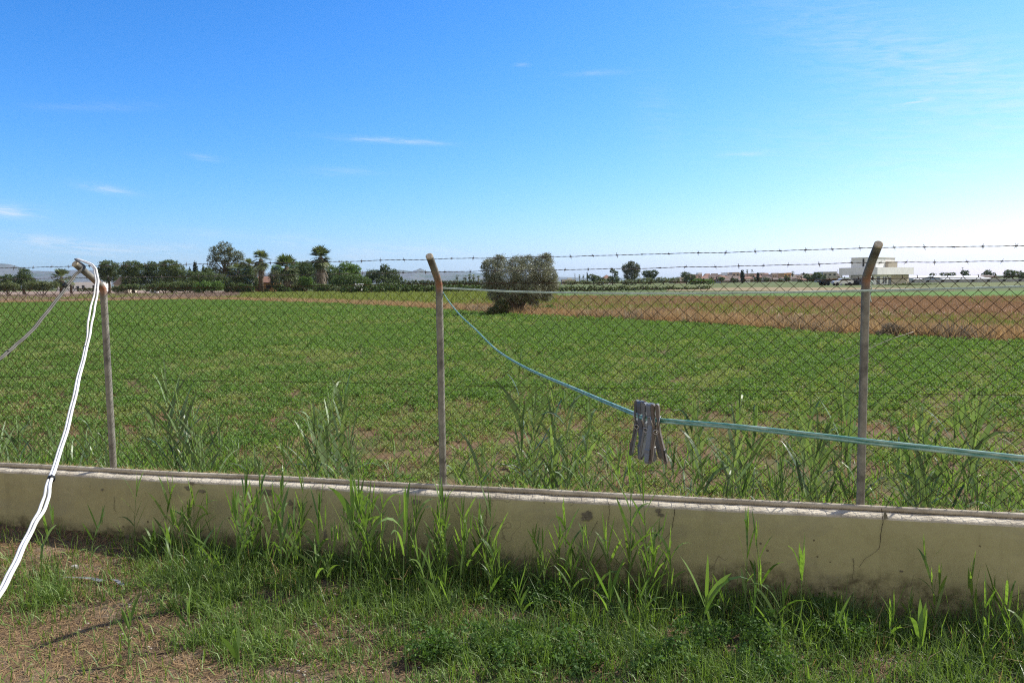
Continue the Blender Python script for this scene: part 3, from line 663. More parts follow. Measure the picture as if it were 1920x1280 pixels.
def zone_label(x, _=0):
    for lim, w in ((110, 'at the far left edge'), (215, 'just left of the left post'), (330, 'just right of the left post'), (430, 'left of the gap in the reeds'), (560, 'in the gap left of the middle post'), (700, 'in the clump left of the middle post'), (830, 'close to the middle post'), (950, 'just right of the middle post'), (1060, 'around the tall feather shaped reed'), (1180, 'left of the clothes pegs'), (1300, 'right of the clothes pegs'), (1450, 'midway from the pegs to the right post'), (1600, 'just left of the right post'), (1720, 'just right of the right post'), (1820, 'left of the right edge'), (9999, 'at the right edge')):
        if x < lim: return 'low leafy reed behind the wall, '+w
for x0, x1, n, h0, h1 in [(-60, 240, 20, .25, .5), (270, 410, 16, .25, .55), (560, 660, 12, .3, .55), (440, 540, 4, .2, .4), (950, 1110, 15, .25, .55), (1160, 1290, 7, .25, .45), (1300, 1420, 10, .25, .5), (1440, 1620, 14, .25, .5), (1700, 1860, 18, .25, .5), (1860, 1940, 4, .25, .5), (860, 940, 3, .2, .45)]:
    for k in range(n):
        x = r.uniform(x0, x1); Y = r.uniform(.15, 1.3); s, _ = s_at(x, 850, 0, -Y); p = W2(s, -Y, .1)
        reed(p, r.uniform(h0, h1), 5000+int(x*3)+k, (r.uniform(-.15, .15), r.uniform(-.1, .1)), r.randint(5, 9), r.uniform(.010, .019), r.uniform(.18, .32), True, zone_label(x), 'reeds behind the fence', width=.0025, start=.1)
# one long arching leaf past the right post
V, Fa, T = [], [], []
p0 = W2(S3-.35, -.3, .15); 
pa = spline([P(1495, 960, 4.3), P(1570, 860, 4.25), P(1630, 780, 4.2), P(1690, 725, 4.15), P(1755, 703, 4.1)], 12)
for i in range(12):
    w = .030*math.sin(math.pi*min(1, .12+i/11*.88))**.8; V += [pa[i]-np.array([.3, 0, .9])*w*.5, pa[i]+np.array([-.3, 0, .9])*w*.5]; T += [.4, .6]
Fa = [(2*i, 2*i+1, 2*i+3, 2*i+2) for i in range(11)]
t = thing('reed_shoot', p0, 'reed with one long leaf arching right past the right post', 'reed', 'reeds behind the fence')
mesh('leaf', V, Fa, M['reedb'], t, True, True, tint=T)
b = MB(); b.tube([W2(S3-.42, -.3, .08), pa[0]], [.004, .003], 6); b.build('stem', M['reed_stem'], t, True, True)

# lawn grass blades (uncountable)
def blades(name, n, area, hgt, wid, mat, label, cat, dens=None, seed=1, lie=0.0, segs=3):
    rg = np.random.default_rng(seed); pts = area(rg, n)
    if dens is not None: pts = pts[dens(pts, rg)]
    n = len(pts); h = hgt(pts, rg); an = rg.uniform(0, 2*math.pi, n); tl = np.abs(rg.normal(.1, .75, n)) if not lie else rg.uniform(1.5, 8, n)
    dx = np.stack([np.cos(an), np.sin(an), np.zeros(n)], 1); ww = wid*rg.uniform(.6, 1.3, n)
    up = np.array([0, 0, 1.]); k = 1/np.sqrt(1+tl**2)
    d0 = (up+dx*tl[:, None])*k[:, None]; an2 = an+rg.uniform(.6, 2.5, n); sd = np.stack([np.cos(an2), np.sin(an2), rg.uniform(-.2, .2, n)], 1)*(ww/2)[:, None]
    curl = rg.uniform(-.2, 1.5, n) if not lie else rg.uniform(-.1, .4, n)
    m1 = pts+d0*(h*.5)[:, None]; d1 = d0+dx*(curl*.7)[:, None]-up*(curl*.5)[:, None]; d1 /= np.linalg.norm(d1, axis=1)[:, None]
    tip = m1+d1*(h*.5)[:, None]
    if lie: tip[:, 2] = np.maximum(tip[:, 2], pts[:, 2]+.002); m1[:, 2] = np.maximum(m1[:, 2], pts[:, 2]+.004)
    V = np.empty((n, 5, 3)); V[:, 0] = pts-sd; V[:, 1] = pts+sd; V[:, 2] = m1+sd*.8; V[:, 3] = m1-sd*.8; V[:, 4] = tip
    bi = np.arange(n)[:, None]*5
    Q = np.concatenate([bi+np.array([0, 1, 2]), bi+np.array([0, 2, 3]), bi+np.array([3, 2, 4])])
    tn = np.repeat(np.clip(rg.beta(2, 2, n), 0, 1), 5)
    o = mesh(name, V.reshape(-1, 3), Q, mat, tint=tn); o['kind'] = 'stuff'; tag(o, label, cat); return o
def area_front(rg, n):
    s = rg.uniform(-1.6, 6.2, n); oo = .145+1.97*rg.uniform(0, 1, n); x = A[0]+du[0]*s+nn[0]*oo; y = A[1]+du[1]*s+nn[1]*oo
    z = np.array([gz(a_, b_) for a_, b_ in zip(x, y)]); return np.stack([x, y, z], 1)
def px_of(pts):
    q = pts-CAM; zf = q@fw; return 960+F*(q@rr)/zf, 640-F*(q@uu)/zf
def fdens(pts):
    x, y = px_of(pts)
    d = .95*np.ones(len(pts))
    nz1 = vnoise(pts[:, 0], pts[:, 1], 2.1, 3); nz2 = vnoise(pts[:, 0], pts[:, 1], 6.0, 8)
    # dry straw area at the lower left
    dry = 1/(1+np.exp(((x-300)+.55*(y-1130)*-1+110*nz1+60*nz2)/26))
    dry = np.where(y < 1090, np.maximum(dry, 1/(1+np.exp((x-280+60*nz1)/25))), dry)
    tuft = np.exp(-((x-70)/75)**2-((y-1120)/42)**2)*.8
    bare = 0
    for bx, by, rx, ry in [(610, 1190, 90, 30), (560, 1270, 120, 24), (740, 1265, 80, 30), (390, 1275, 60, 20), (640, 1100, 60, 18), (1380, 1215, 50, 18), (1100, 1275, 110, 18), (1660, 1245, 80, 22), (500, 1120, 40, 14), (905, 1150, 40, 14), (985, 1160, 40, 12), (1270, 1185, 50, 10), (330, 1170, 70, 18)]:
        bare = bare+np.exp(-((x-bx)/rx)**2-((y-by)/ry)**2)
    d = d*(1-.93*dry)*(1-.97*np.clip(bare*(1+1.2*nz2), 0, 1))+tuft
    return np.clip(d*(.75+.9*nz2), 0.02, 1), dry
dcache = {}
blades('lawn_grass', 165000, area_front, lambda p, rg: rg.uniform(.035, .125, len(p))*(1+.6*vnoise(p[:, 0], p[:, 1], 1.7, 2)), 0.0050, M['grass'], 'short green grass growing thickly in front of the low wall', 'grass',
       lambda p, rg: rg.uniform(0, 1, len(p)) < fdens(p)[0], 2)
def foot_area(rg, n):
    s = rg.uniform(-.7, 6.2, n); oo = .148+np.abs(rg.normal(.12, .30, n)); x = A[0]+du[0]*s+nn[0]*oo; y = A[1]+du[1]*s+nn[1]*oo
    z = np.array([gz(a_, b_) for a_, b_ in zip(x, y)]); return np.stack([x, y, z], 1)
def tall_dens(p, rg):
    x, y = px_of(p); d, dr = fdens(p); c = vnoise(p[:, 0], p[:, 1], 2.6, 21)
    band = np.where((x > 470) & (x < 1000), .9, .6); band = np.where(x < 330, .08, band); band = np.where((x > 560) & (x < 640), .4, band)
    return rg.uniform(0, 1, len(p)) < d*band*np.clip(.55+1.6*c, 0.05, 1)
blades('tall_grass', 24000, foot_area, lambda p, rg: rg.uniform(.08, .26, len(p))*(1+.6*vnoise(p[:, 0], p[:, 1], 1.9, 6)), .0050, M['reed'], 'tall green grass standing along the foot of the low wall', 'grass', tall_dens, 3)
blades('straw_litter', 80000, area_front, lambda p, rg: rg.uniform(.02, .07, len(p)), .0032, M['straw'], 'dry straw and dead grass strewn over the lawn soil', 'straw', lambda p, rg: rg.uniform(0, 1, len(p)) < np.clip(.30+.8*fdens(p)[1], 0, 1), 4, lie=1.0)
blades('long_straw', 4200, area_front, lambda p, rg: rg.uniform(.06, .17, len(p)), .0038, M['straw'], 'long dry stalks lying on the dry lawn patch', 'straw', lambda p, rg: rg.uniform(0, 1, len(p)) < np.clip(.15+.9*fdens(p)[1], 0, 1), 41, lie=1.0)
blades('dead_blades', 5200, foot_area, lambda p, rg: rg.uniform(.06, .22, len(p)), .0035, M['straw'], 'dead upright grass blades among the green at the wall foot', 'dead grass', tall_dens, 42)
# small leafed weeds in the lawn
def leafcloud(name, C_, rad, n_per, size, mat, seed, parent=None, flat=.5, world=True, aspect=.55, nb=None):
    """C_ (k,3) clump centres, rad (k,3) radii: many small kite leaves"""
    rg = np.random.default_rng(seed); k = len(C_); C_ = np.repeat(C_, n_per, 0); rd = np.repeat(rad, n_per, 0)
    q = rg.normal(0, .5, C_.shape); c = C_+q*rd; n = len(c)
    d = rg.normal(0, 1, (n, 3)); d[:, 2] = d[:, 2]*flat+.15; d /= np.linalg.norm(d, axis=1)[:, None]
    e = rg.normal(0, 1, (n, 3)); sd = np.cross(d, e); sd /= np.linalg.norm(sd, axis=1)[:, None]+1e-9
    L = (size*rg.uniform(.6, 1.3, n))[:, None]; Wd = L*aspect*.5
    V = np.empty((n, 4, 3)); V[:, 0] = c-d*L*.5; V[:, 1] = c+sd*Wd; V[:, 2] = c+d*L*.5; V[:, 3] = c-sd*Wd
    Q = np.arange(4*n).reshape(n, 4); cl = np.repeat(rg.uniform(-.28, .28, k), n_per); tn = np.clip(rg.beta(2, 2.2, n)+cl, 0, 1)
    return mesh(name, V.reshape(-1, 3), Q, mat, parent, world, tint=np.repeat(tn, 4))
r = random.Random(21)
for (x, y, w, h) in [(965, 1115, 26, 18), (1030, 1130, 30, 14), (890, 1200, 60, 28), (960, 1235, 50, 28), (1530, 1150, 34, 26), (1555, 1180, 30, 20), (800, 1215, 30, 22), (1040, 1210, 46, 20), (1330, 1195, 40, 20), (1250, 1230, 60, 26), (1600, 1190, 26, 14), (1090, 1245, 30, 20), (1450, 1245, 50, 24), (1420, 1200, 30, 14)]:
    p = px_base(x, y+h*.6); k = 26; sc = p[1]/F; C_ = np.array([[p[0]+r.gauss(0, .5)*w*sc*1.6, p[1]+r.gauss(0, .06), p[2]+.02+abs(r.gauss(.03, .035))] for _ in range(k)])
    t = thing('leafy_weed', p, 'low small leaved weed '+{965: 'at the wall foot below the olive tree', 1030: 'at the wall foot left of the pegs', 890: 'in the lawn right of the bare stemmed pair', 960: 'at the bottom of the lawn below the olive tree', 1530: 'against the wall between pegs and right post', 1555: 'touching the wall, left of the right post', 800: 'at the foot of the right bare stemmed reed', 1040: 'in the lawn left of the pegs', 1330: 'in the lawn right of the pegs', 1250: 'large patch below the pegs', 1600: 'at the wall foot below the right post', 1090: 'at the bottom edge left of the pegs', 1450: 'large patch at the bottom right of centre', 1420: 'small patch in the lawn right of the pegs'}[x], 'weed', 'small leaved weeds in the lawn')
    leafcloud('leaves', C_, np.full((k, 3), .032), 30, .0165, M['weed'], int(x), t, aspect=.8)
    b = MB()
    for c in C_[::2]: b.tube([p+(c-p)*np.array([.3, .3, 0]), c], [.0012, .0007], 4)
    b.build('stem', M['reed_stem'], t, True)
# pebbles
pbv = []; pbf = []; cnt = 0
rg = np.random.default_rng(9); pts = area_front(rg, 2600); x, y = px_of(pts)
w = sum(np.exp(-((x-bx)/rx)**2-((y-by)/ry)**2) for bx, by, rx, ry in [(610, 1190, 80, 30), (560, 1265, 130, 26), (740, 1262, 80, 28), (390, 1270, 60, 22), (1380, 1215, 45, 18), (1100, 1270, 110, 18), (1660, 1240, 70, 18), (330, 1160, 200, 60)])
pts = pts[rg.uniform(0, 1, len(pts)) < np.clip(w, .03, .9)]
ico = [(0, 0, 1), (.894, 0, .447), (.276, .851, .447), (-.724, .526, .447), (-.724, -.526, .447), (.276, -.851, .447), (.724, .526, -.447), (-.276, .851, -.447), (-.894, 0, -.447), (-.276, -.851, -.447), (.724, -.526, -.447), (0, 0, -1)]
icf = [(0, 1, 2), (0, 2, 3), (0, 3, 4), (0, 4, 5), (0, 5, 1), (1, 6, 2), (2, 7, 3), (3, 8, 4), (4, 9, 5), (5, 10, 1), (6, 7, 2), (7, 8, 3), (8, 9, 4), (9, 10, 5), (10, 6, 1), (11, 7, 6), (11, 8, 7), (11, 9, 8), (11, 10, 9), (11, 6, 10)]
b = MB()
for p in pts:
    s_ = random.uniform(.003, .011); sc = np.array([1, random.uniform(.6, 1), random.uniform(.4, .7)])*s_
    b.add([p+np.array(v)*sc*random.uniform(.8, 1.2) for v in ico], icf)
o = b.build('pebbles', M['stone']); o['kind'] = 'stuff'; tag(o, 'pale pebbles scattered on the bare soil patches', 'pebbles')
p = px_base(141, 1066); b = MB(); b.add([p+np.array([0, 0, .012])+np.array(v)*np.array([.022, .016, .016])*random.uniform(.8, 1.2) for v in ico], icf)
tag(b.build('white_stone', simple('white_stone', (.68, .64, .58), .9), smooth=False), 'small white stone at the foot of the wall on the dry patch', 'stone')
q = [px_base(x, y)+np.array([0, 0, z]) for x, y, z in [(108, 1092, .012), (130, 1088, .025), (160, 1090, .02), (190, 1094, .022), (215, 1096, .03), (232, 1101, .01)]]
q = spline(q, 20); b = MB(); V = []
for i, p in enumerate(q):
    w = .010+.006*nz3(i*.6, 2); V += [p+np.array([0, -w, .004*math.sin(i)]), p+np.array([0, w, .006*math.cos(i*.7)])]
b.add(V, [(2*i, 2*i+1, 2*i+3, 2*i+2) for i in range(19)]); tag(b.build('plastic_strip', M['litter'], smooth=True), 'crumpled grey plastic strip lying on the dry ground at the left', 'litter')
# dry needles on the wall top
def top_area(rg, n):
    s = rg.uniform(-1.6, 6, n); oo = rg.uniform(-.06, .045, n)-.0; keep = rg.uniform(0, 1, n) < np.where(s < 1.2, 1, .45); s = s[keep]; oo = oo[keep]
    return np.stack([A[0]+du[0]*s+nn[0]*oo, A[1]+du[1]*s+nn[1]*oo, np.full(len(s), .503)], 1)
blades('dry_needles', 4200, top_area, lambda p, rg: rg.uniform(.02, .07, len(p)), .0028, M['straw'], 'dry straw lodged along the back of the wall top', 'straw', None, 14, lie=1.0)

# ------------------------------------------------------------------ scatter by geometry nodes (uncountable field cover)
def gn_scatter(name, pts, scl, protos, mat_label, cat):
    me = bpy.data.meshes.new(name); me.vertices.add(len(pts)); me.vertices.foreach_set('co', np.asarray(pts, float).ravel())
    rg = np.random.default_rng(len(pts))
    a1 = me.attributes.new('rot', 'FLOAT_VECTOR', 'POINT'); rv = np.zeros((len(pts), 3)); rv[:, 2] = rg.uniform(0, 6.28, len(pts)); rv[:, :2] = rg.normal(0, .08, (len(pts), 2)); a1.data.foreach_set('vector', rv.ravel())
    a2 = me.attributes.new('scl', 'FLOAT', 'POINT'); a2.data.foreach_set('value', np.asarray(scl, np.float32))
    a3 = me.attributes.new('idx', 'INT', 'POINT'); a3.data.foreach_set('value', rg.integers(0, len(protos), len(pts)).astype(np.int32))
    o = bpy.data.objects.new(name, me); COL.objects.link(o); o['kind'] = 'stuff'; tag(o, mat_label, cat)
    pc = bpy.data.collections.new(name+'_tufts')
    for p in protos:
        COL.objects.unlink(p); pc.objects.link(p)
    ng = bpy.data.node_groups.new(name, 'GeometryNodeTree')
    ng.interface.new_socket('Geometry', in_out='INPUT', socket_type='NodeSocketGeometry'); ng.interface.new_socket('Geometry', in_out='OUTPUT', socket_type='NodeSocketGeometry')
    n = NT(ng); gi = n.n('NodeGroupInput'); go = n.n('NodeGroupOutput')
    ci = n.n('GeometryNodeCollectionInfo', ins={'Collection': pc, 'Separate Children': True, 'Reset Children': True})
    na = lambda nm, ty: n.n('GeometryNodeInputNamedAttribute', data_type=ty, ins={'Name': nm}).outputs[0]
    ip = n.n('GeometryNodeInstanceOnPoints', ins={'Points': gi.outputs[0], 'Instance': ci.outputs[0], 'Pick Instance': True, 'Instance Index': na('idx', 'INT'), 'Rotation': na('rot', 'FLOAT_VECTOR'), 'Scale': na('scl', 'FLOAT')})
    ng.links.new(ip.outputs[0], go.inputs[0])
    md = o.modifiers.new('scatter', 'NODES'); md.node_group = ng; return o
def tuft_leafy(name, seed, n, rad, h, size, mat):
    rg = np.random.default_rng(seed); C_ = np.stack([rg.normal(0, rad*.45, n), rg.normal(0, rad*.45, n), rg.uniform(.1*h, h, n)], 1)
    C_[:, 2] *= np.exp(-(C_[:, 0]**2+C_[:, 1]**2)/(rad*rad)*.8)
    return leafcloud(name, C_, np.full((n, 3), size*.9), 4, size, mat, seed, None, .5, False, .75)
def tuft_blades(name, seed, n, rad, h, w, mat):
    rg = np.random.default_rng(seed); V, Fa, T = [], [], []
    for i in range(n):
        a_ = rg.uniform(0, 6.28); q = rg.uniform(0, rad); t_ = rg.uniform(.1, .8)
        blade(V, Fa, T, (q*math.cos(a_), q*math.sin(a_), 0), (math.cos(a_)*t_, math.sin(a_)*t_, 1), h*rg.uniform(.5, 1.2), w, rg.uniform(0, .8), rg.uniform(0, 1), 3, 1, rg.uniform(-1.5, 1.5))
    return mesh(name, V, Fa, mat, tint=T)
def in_poly(P2, poly):
    x, y = P2[:, 0], P2[:, 1]; c = np.zeros(len(P2), bool); j = len(poly)-1
    for i in range(len(poly)):
        xi, yi = poly[i]; xj, yj = poly[j]
        c ^= ((yi > y) != (yj > y)) & (x < (xj-xi)*(y-yi)/(yj-yi+1e-12)+xi); j = i
    return c
def fan(rg, n, d0, d1, half=.80, pw=1.0):                  # uniform per area between distances d0 and d1 in the view fan
    y = np.sqrt(rg.uniform(0, 1, n)*(d1*d1-d0*d0)+d0*d0); x = y*rg.uniform(-half, half, n); return np.stack([x, y], 1)
cp = [(b0[0], b0[1]), (b1[0], b1[1])]+[tuple(v) for v in CE[::-1]]
rg = np.random.default_rng(31); PT = []; SC = []
for d0, d1, dens, s0, s1 in [(4.4, 9, 75, .8, 1.2), (9, 16, 42, 1.0, 1.5), (16, 28, 22, 1.4, 2.0), (28, 90, 7, 2.0, 3.2)]:
    n = int(1.0*(d1*d1-d0*d0)*dens); p = fan(rg, n, d0, d1, 1.0); p = p[in_poly(p, cp)]
    q = (p[:, :2]-A[:2])@nn[:2]; p = p[q < -.25]
    v = vnoise(p[:, 0], p[:, 1]*1.0, .9, 4)+.6*vnoise(p[:, 0], p[:, 1], 2.7, 9)
    near = np.clip((10.0-p[:, 1])/4, 0, 1)                # thinner, patchier cover close to the fence
    # bare reddish spots
    keep = rg.uniform(0, 1, len(p)) < np.clip(1.05-near*.45-np.clip(v*2.2+.12, 0, 1)*near*1.15-np.clip(v-.5, 0, 1)*.5, .16, 1)
    p = p[keep]; PT.append(p); SC.append(rg.uniform(s0, s1, len(p)))
p = np.concatenate(PT); s = np.concatenate(SC)
print('crop tufts', len(p))
# yellower, drier plants in drifts and faint drill rows
v2 = vnoise(p[:, 0], p[:, 1], .22, 31)+.5*vnoise(p[:, 0], p[:, 1], .8, 33)+.30*np.sin((p[:, 0]*.80-p[:, 1]*.60)*2*math.pi/1.6)
dr = rg.uniform(0, 1, len(p)) < np.clip(.22+.9*v2+.5*np.clip((24-p[:, 1])/20, 0, 1)-.12*(p[:, 0] > 4), .04, .9)
M['crop2'] = foliage('dry_crop_leaf', (.14, .195, .055), (.33, .36, .15), .35, .65, .2)
gn_scatter('crop_plants_yellowing', np.column_stack([p[dr], np.full(dr.sum(), .105)]), s[dr]*.92, [tuft_leafy('crop_tuft_dry', 140+i, 32, .13, .075, .0175, M['crop2']) for i in range(5)], 'yellower thinner crop plants in drifts across the green field', 'crop')
p = p[~dr]; s = s[~dr]
protos = [tuft_leafy('crop_tuft', 40+i, 38, .13, .085, .0185, M['crop']) for i in range(6)]
gn_scatter('crop_plants', np.column_stack([p, np.full(len(p), .105)]), s, protos, 'dense low green crop covering the field behind the fence', 'crop')
# weeds among the crop by the wall
p = fan(rg, 5200, 4.2, 7.2, 1.0); q = (p-A[:2])@nn[:2]; x, y = px_of(np.column_stack([p, np.full(len(p), .1)]))
dens = np.where(x < 480, .9, np.where(x < 700, .45, np.where(x < 960, .28, .45)))*np.exp(-np.clip(-q-.15, 0, 9)*.9)
p = p[(q < -.10) & (rg.uniform(0, 1, len(p)) < dens)]
gn_scatter('fence_weeds', np.column_stack([p, np.full(len(p), .1)]), rg.uniform(.7, 1.5, len(p)), [tuft_blades('weed_tuft', 60+i, 12, .06, .17, .007, M['reed']) for i in range(4)], 'tufts of coarse green grass right behind the wall', 'grass')
p = fan(rg, 5000, 4.3, 12, .9); q = (p-A[:2])@nn[:2]; p = p[(q < -.12) & (q > -5.5)]
gn_scatter('dead_grass', np.column_stack([p, np.full(len(p), .106)]), rg.uniform(.5, 1.1, len(p)), [tuft_blades('dead_tuft', 70+i, 9, .12, .08, .005, M['straw']) for i in range(4)], 'dead straw coloured grass between the crop plants near the fence', 'straw')
# dry verge along the crop edge
L = np.concatenate([[0], np.cumsum(np.linalg.norm(np.diff(CE, axis=0), axis=1))]); 
def along(rg, n, o0, o1, p_=1.0):
    t = rg.uniform(0, L[-1], n); x = np.interp(t, L, CE[:, 0]); y = np.interp(t, L, CE[:, 1]); i = np.clip(np.searchsorted(L, t)-1, 0, len(CE)-2)
    d = CE[i+1]-CE[i]; d /= np.linalg.norm(d, axis=1)[:, None]; nrm = np.stack([-d[:, 1], d[:, 0]], 1); nrm *= np.sign(nrm[:, 1]+1e-9)[:, None]
    w = rg.uniform(o0, o1, n); return np.stack([x, y], 1)+nrm*w[:, None]
p = along(rg, 17000, .0, 2.6); v = vnoise(p[:, 0], p[:, 1], .5, 2)
d_ = np.hypot(p[:, 0], p[:, 1]); p = p[(rg.uniform(0, 1, len(p)) < .55+1.0*v)]
dryp = [tuft_blades('dry_tuft', 80+i, 16, .16, .38, .016, M['dry']) for i in range(4)]
gn_scatter('dry_verge_grass', np.column_stack([p, np.full(len(p), .1)]), rg.uniform(.6, 1.25, len(p)), dryp, 'dry golden grass along the far edge of the green crop', 'dry grass')
p = along(rg, 2600, .0, 1.4); v = vnoise(p[:, 0], p[:, 1], .35, 12); x, y = px_of(np.column_stack([p, np.full(len(p), .1)]))
p = p[(v > .02) & (x > 880)]
gn_scatter('brown_brush', np.column_stack([p, np.full(len(p), .1)]), rg.uniform(.7, 1.5, len(p)), [tuft_blades('brush_tuft', 90+i, 22, .2, .36, .012, M['skirt']) for i in range(3)], 'dark brown dead brush in the ditch at the crop edge', 'dead brush')
# stubble field cover
sp_ = [tuple(G(x, y)[:2]) for x, y in stub_poly]
PT = []; SC = []
for d0, d1, dens, s0, s1 in [(15, 30, 22, .8, 1.2), (30, 75, 7, 1.2, 1.9)]:
    n = int(.8*(d1*d1-d0*d0)*dens); p = fan(rg, n, d0, d1); p = p[in_poly(p, sp_)]; PT.append(p); SC.append(rg.uniform(s0, s1, len(p)))
p = np.concatenate(PT); s = np.concatenate(SC); v = vnoise(p[:, 0], p[:, 1], .16, 5)+.4*vnoise(p[:, 0], p[:, 1], .7, 5)
edge = np.array([np.min(np.hypot(*(CE-q).T)) for q in p]) if False else None
x, y = px_of(np.column_stack([p, np.full(len(p), .1)]))
yb = np.interp(x, [c[0] for c in crop_edge], [c[1] for c in crop_edge])   # greener band half way to the verge
band = np.exp(-((yb-y-30)/16)**2)
isg = rg.uniform(0, 1, len(p)) < np.clip(-.06+.5*band+.6*v, 0, .6)
gn_scatter('stubble', np.column_stack([p[~isg], np.full((~isg).sum(), .11)]), s[~isg], [tuft_blades('stubble_tuft', 100+i, 12, .14, .17, .011, M['stub']) for i in range(4)], 'brown stubble and dead grass covering the field beyond the crop', 'stubble')
gn_scatter('meadow_weeds', np.column_stack([p[isg], np.full(isg.sum(), .11)]), s[isg], [tuft_blades('meadow_tuft', 110+i, 12, .14, .20, .012, M['green2']) for i in range(4)], 'pale green weeds growing through the stubble field', 'weeds')
# left and middle distance meadow
p = fan(rg, 42000, 50, 150, .8); x, y = px_of(np.column_stack([p, np.full(len(p), .1)]))
yb = np.interp(x, [c[0] for c in crop_edge], [c[1] for c in crop_edge]); p = p[(y < yb-1) & (x < 1040)]
x, y = px_of(np.column_stack([p, np.full(len(p), .1)])); v = vnoise(p[:, 0], p[:, 1], .08, 5)
pl = (x < 470) & (y < yb[:len(p)] if False else (x < 470))
g1 = (x > 450) | (v > .22)
gn_scatter('far_meadow', np.column_stack([p[g1], np.full(g1.sum(), .1)]), rg.uniform(1.4, 2.4, g1.sum()), [tuft_blades('far_tuft', 120+i, 12, .2, .2, .03, M['green2']) for i in range(3)], 'yellow green meadow beyond the crop on the left', 'meadow')
gn_scatter('far_dry_stalks', np.column_stack([p[~g1], np.full((~g1).sum(), .1)]), rg.uniform(1.2, 2.2, (~g1).sum()), [tuft_blades('stalk_tuft', 130+i, 10, .25, .22, .03, foliage('pinkish_stalk', (.17, .12, .09), (.33, .25, .20), .2, .8, .2, (1, 1, 1)) if i == 0 else bpy.data.materials['pinkish_stalk']) for i in range(3)], 'pinkish dry stalks on the far left field', 'stalks')

# ------------------------------------------------------------------ trees
def crown_mesh(parent, lobes, Y, mat, leaf=2.3, cov=3.2, seed=1, clump=.26, name='crown', aspect=.55):
    """lobes: (px, py, rx, ry[, dy]) measured on the photo, turned into ellipsoids of real size at distance Y"""
    rg = np.random.default_rng(seed); CC = []; RR = []; k = Y/F; per = 14
    for lb in lobes:
        px_, py_, rx, ry = lb[:4]; dy = lb[4] if len(lb) > 4 else rg.uniform(-.3, .3)*rx*k
        c = Rd(px_, py_, Y+dy); rx_, rz_ = rx*k, ry*k
        area = math.pi*rx*ry; n = max(12, int(area*cov*2.6/(leaf*leaf*aspect*.5)/per))
        d = rg.normal(0, 1, (n, 3)); d /= np.linalg.norm(d, axis=1)[:, None]; rad = rg.uniform(.35, 1.0, n)**.5
        bump = 1+.16*np.array([nz3(a[0]*2.3+px_, a[1]*2.3, a[2]*2.3+seed) for a in d])*1.6
        pos = c+d*np.array([rx_, rx_, rz_])*(rad*bump)[:, None]
        cs = clump*min(rx_, rz_)*rg.uniform(.6, 1.3, n)
        pos[:, 2] = np.maximum(pos[:, 2], .15+cs*.5)
        CC.append(pos); RR.append(np.repeat(cs[:, None], 3, 1))
    return leafcloud(name, np.concatenate(CC), np.concatenate(RR), per, leaf*k, mat, seed, parent, .8, True, aspect)
def tree(name, label, cat, x, Y, lobes, mat, group=None, leaf=2.3, cov=3.2, trunk=None, seed=1, clump=.26, bark=None, aspect=.55):
    base = gp(x, Y); t = thing(name, base, label, cat, group); k = Y/F
    crown_mesh(t, lobes, Y, mat, leaf, cov, seed, clump, aspect=aspect)
    b = MB(); tw = (trunk or 2.5)*k; rg = random.Random(seed)
    top = Rd(lobes[0][0], lobes[0][1], Y); fork = base*.55+top*.45; fork[0] = base[0]+(top[0]-base[0])*.2
    b.tube(spline([base-np.array([0, 0, .05]), base*.5+fork*.5+np.array([rg.uniform(-.1, .1)*k*10, 0, 0]), fork], 8), np.linspace(tw, tw*.7, 8), 8)
    for lb in lobes:
        e = Rd(lb[0], lb[1], Y); b.tube(spline([fork, fork*.5+e*.5+np.array([0, 0, -.02*Y/30]), e], 6), np.linspace(tw*.55, tw*.12, 6), 6)
    b.build('trunk', bark or M['bark'], t, True, True); return t
# the olive tree by the crop edge
OB = G(968, 592); OY = OB[1]
ol = [(922, 505, 18, 22, -.1), (938, 492, 14, 13, .1), (968, 495, 17, 15, 0.), (990, 492, 16, 14, .2), (1020, 490, 18, 14, .1), (1026, 482, 9, 8, 0), (1012, 510, 22, 20, -.2), (1032, 520, 14, 20, .2), (985, 515, 26, 20, -.4), (950, 520, 26, 22, -.4),
      (930, 535, 18, 16, .1), (960, 545, 26, 16, -.5), (1000, 545, 24, 18, -.4), (1018, 540, 18, 18, .2), (940, 560, 12, 12, .0), (947, 570, 7, 9, 0.), (1000, 563, 11, 12, 0.1), (920, 530, 17, 15, .1), (927, 552, 15, 12, .1), (1030, 535, 17, 16, .1), (1023, 555, 14, 11, 0), (975, 556, 20, 12, -.3), (912, 493, 8, 6, 0), (905, 500, 5, 4, 0), (936, 482, 6, 5, 0)]
t = thing('olive_tree', OB, 'silvery olive tree with several stems alone at the crop edge', 'tree')
crown_mesh(t, ol, OY, M['olive'], leaf=2.4, cov=2.0, seed=77, clump=.30, aspect=.36)
b = MB(); k = OY/F
rgo = random.Random(4)
for (x1, y1, x2, y2, w0) in [(962, 575, 945, 540, 5.0), (966, 570, 962, 520, 5.5), (975, 572, 990, 530, 5.0), (980, 570, 1018, 525, 4.2), (958, 572, 928, 520, 3.5)]:
    p0 = OB+np.array([(x1-968)*k*.6, rgo.uniform(-.12, .12), -.05]); p1 = Rd(x1, y1, OY+rgo.uniform(-.15, .15)); p2 = Rd(x2, y2, OY+rgo.uniform(-.4, .4)); b.tube(spline([p0, p1, (p1+p2)/2+np.array([.05, 0, 0]), p2], 12), np.linspace(w0*k*1.25, w0*k*.35, 12), 8)
    for _ in range(5):
        e = p2+np.array([rgo.uniform(-.7, .7), rgo.uniform(-.6, .6), rgo.uniform(.1, .9)]); b.tube(spline([p1*.4+p2*.6, (p2+e)/2+np.array([0, 0, -.1]), e], 7), np.linspace(w0*k*.4, .008, 7), 5)
b.build('trunk', simple('olive_bark', (.15, .12, .095), .95, .5, 12, bump=.8), t, True, True)
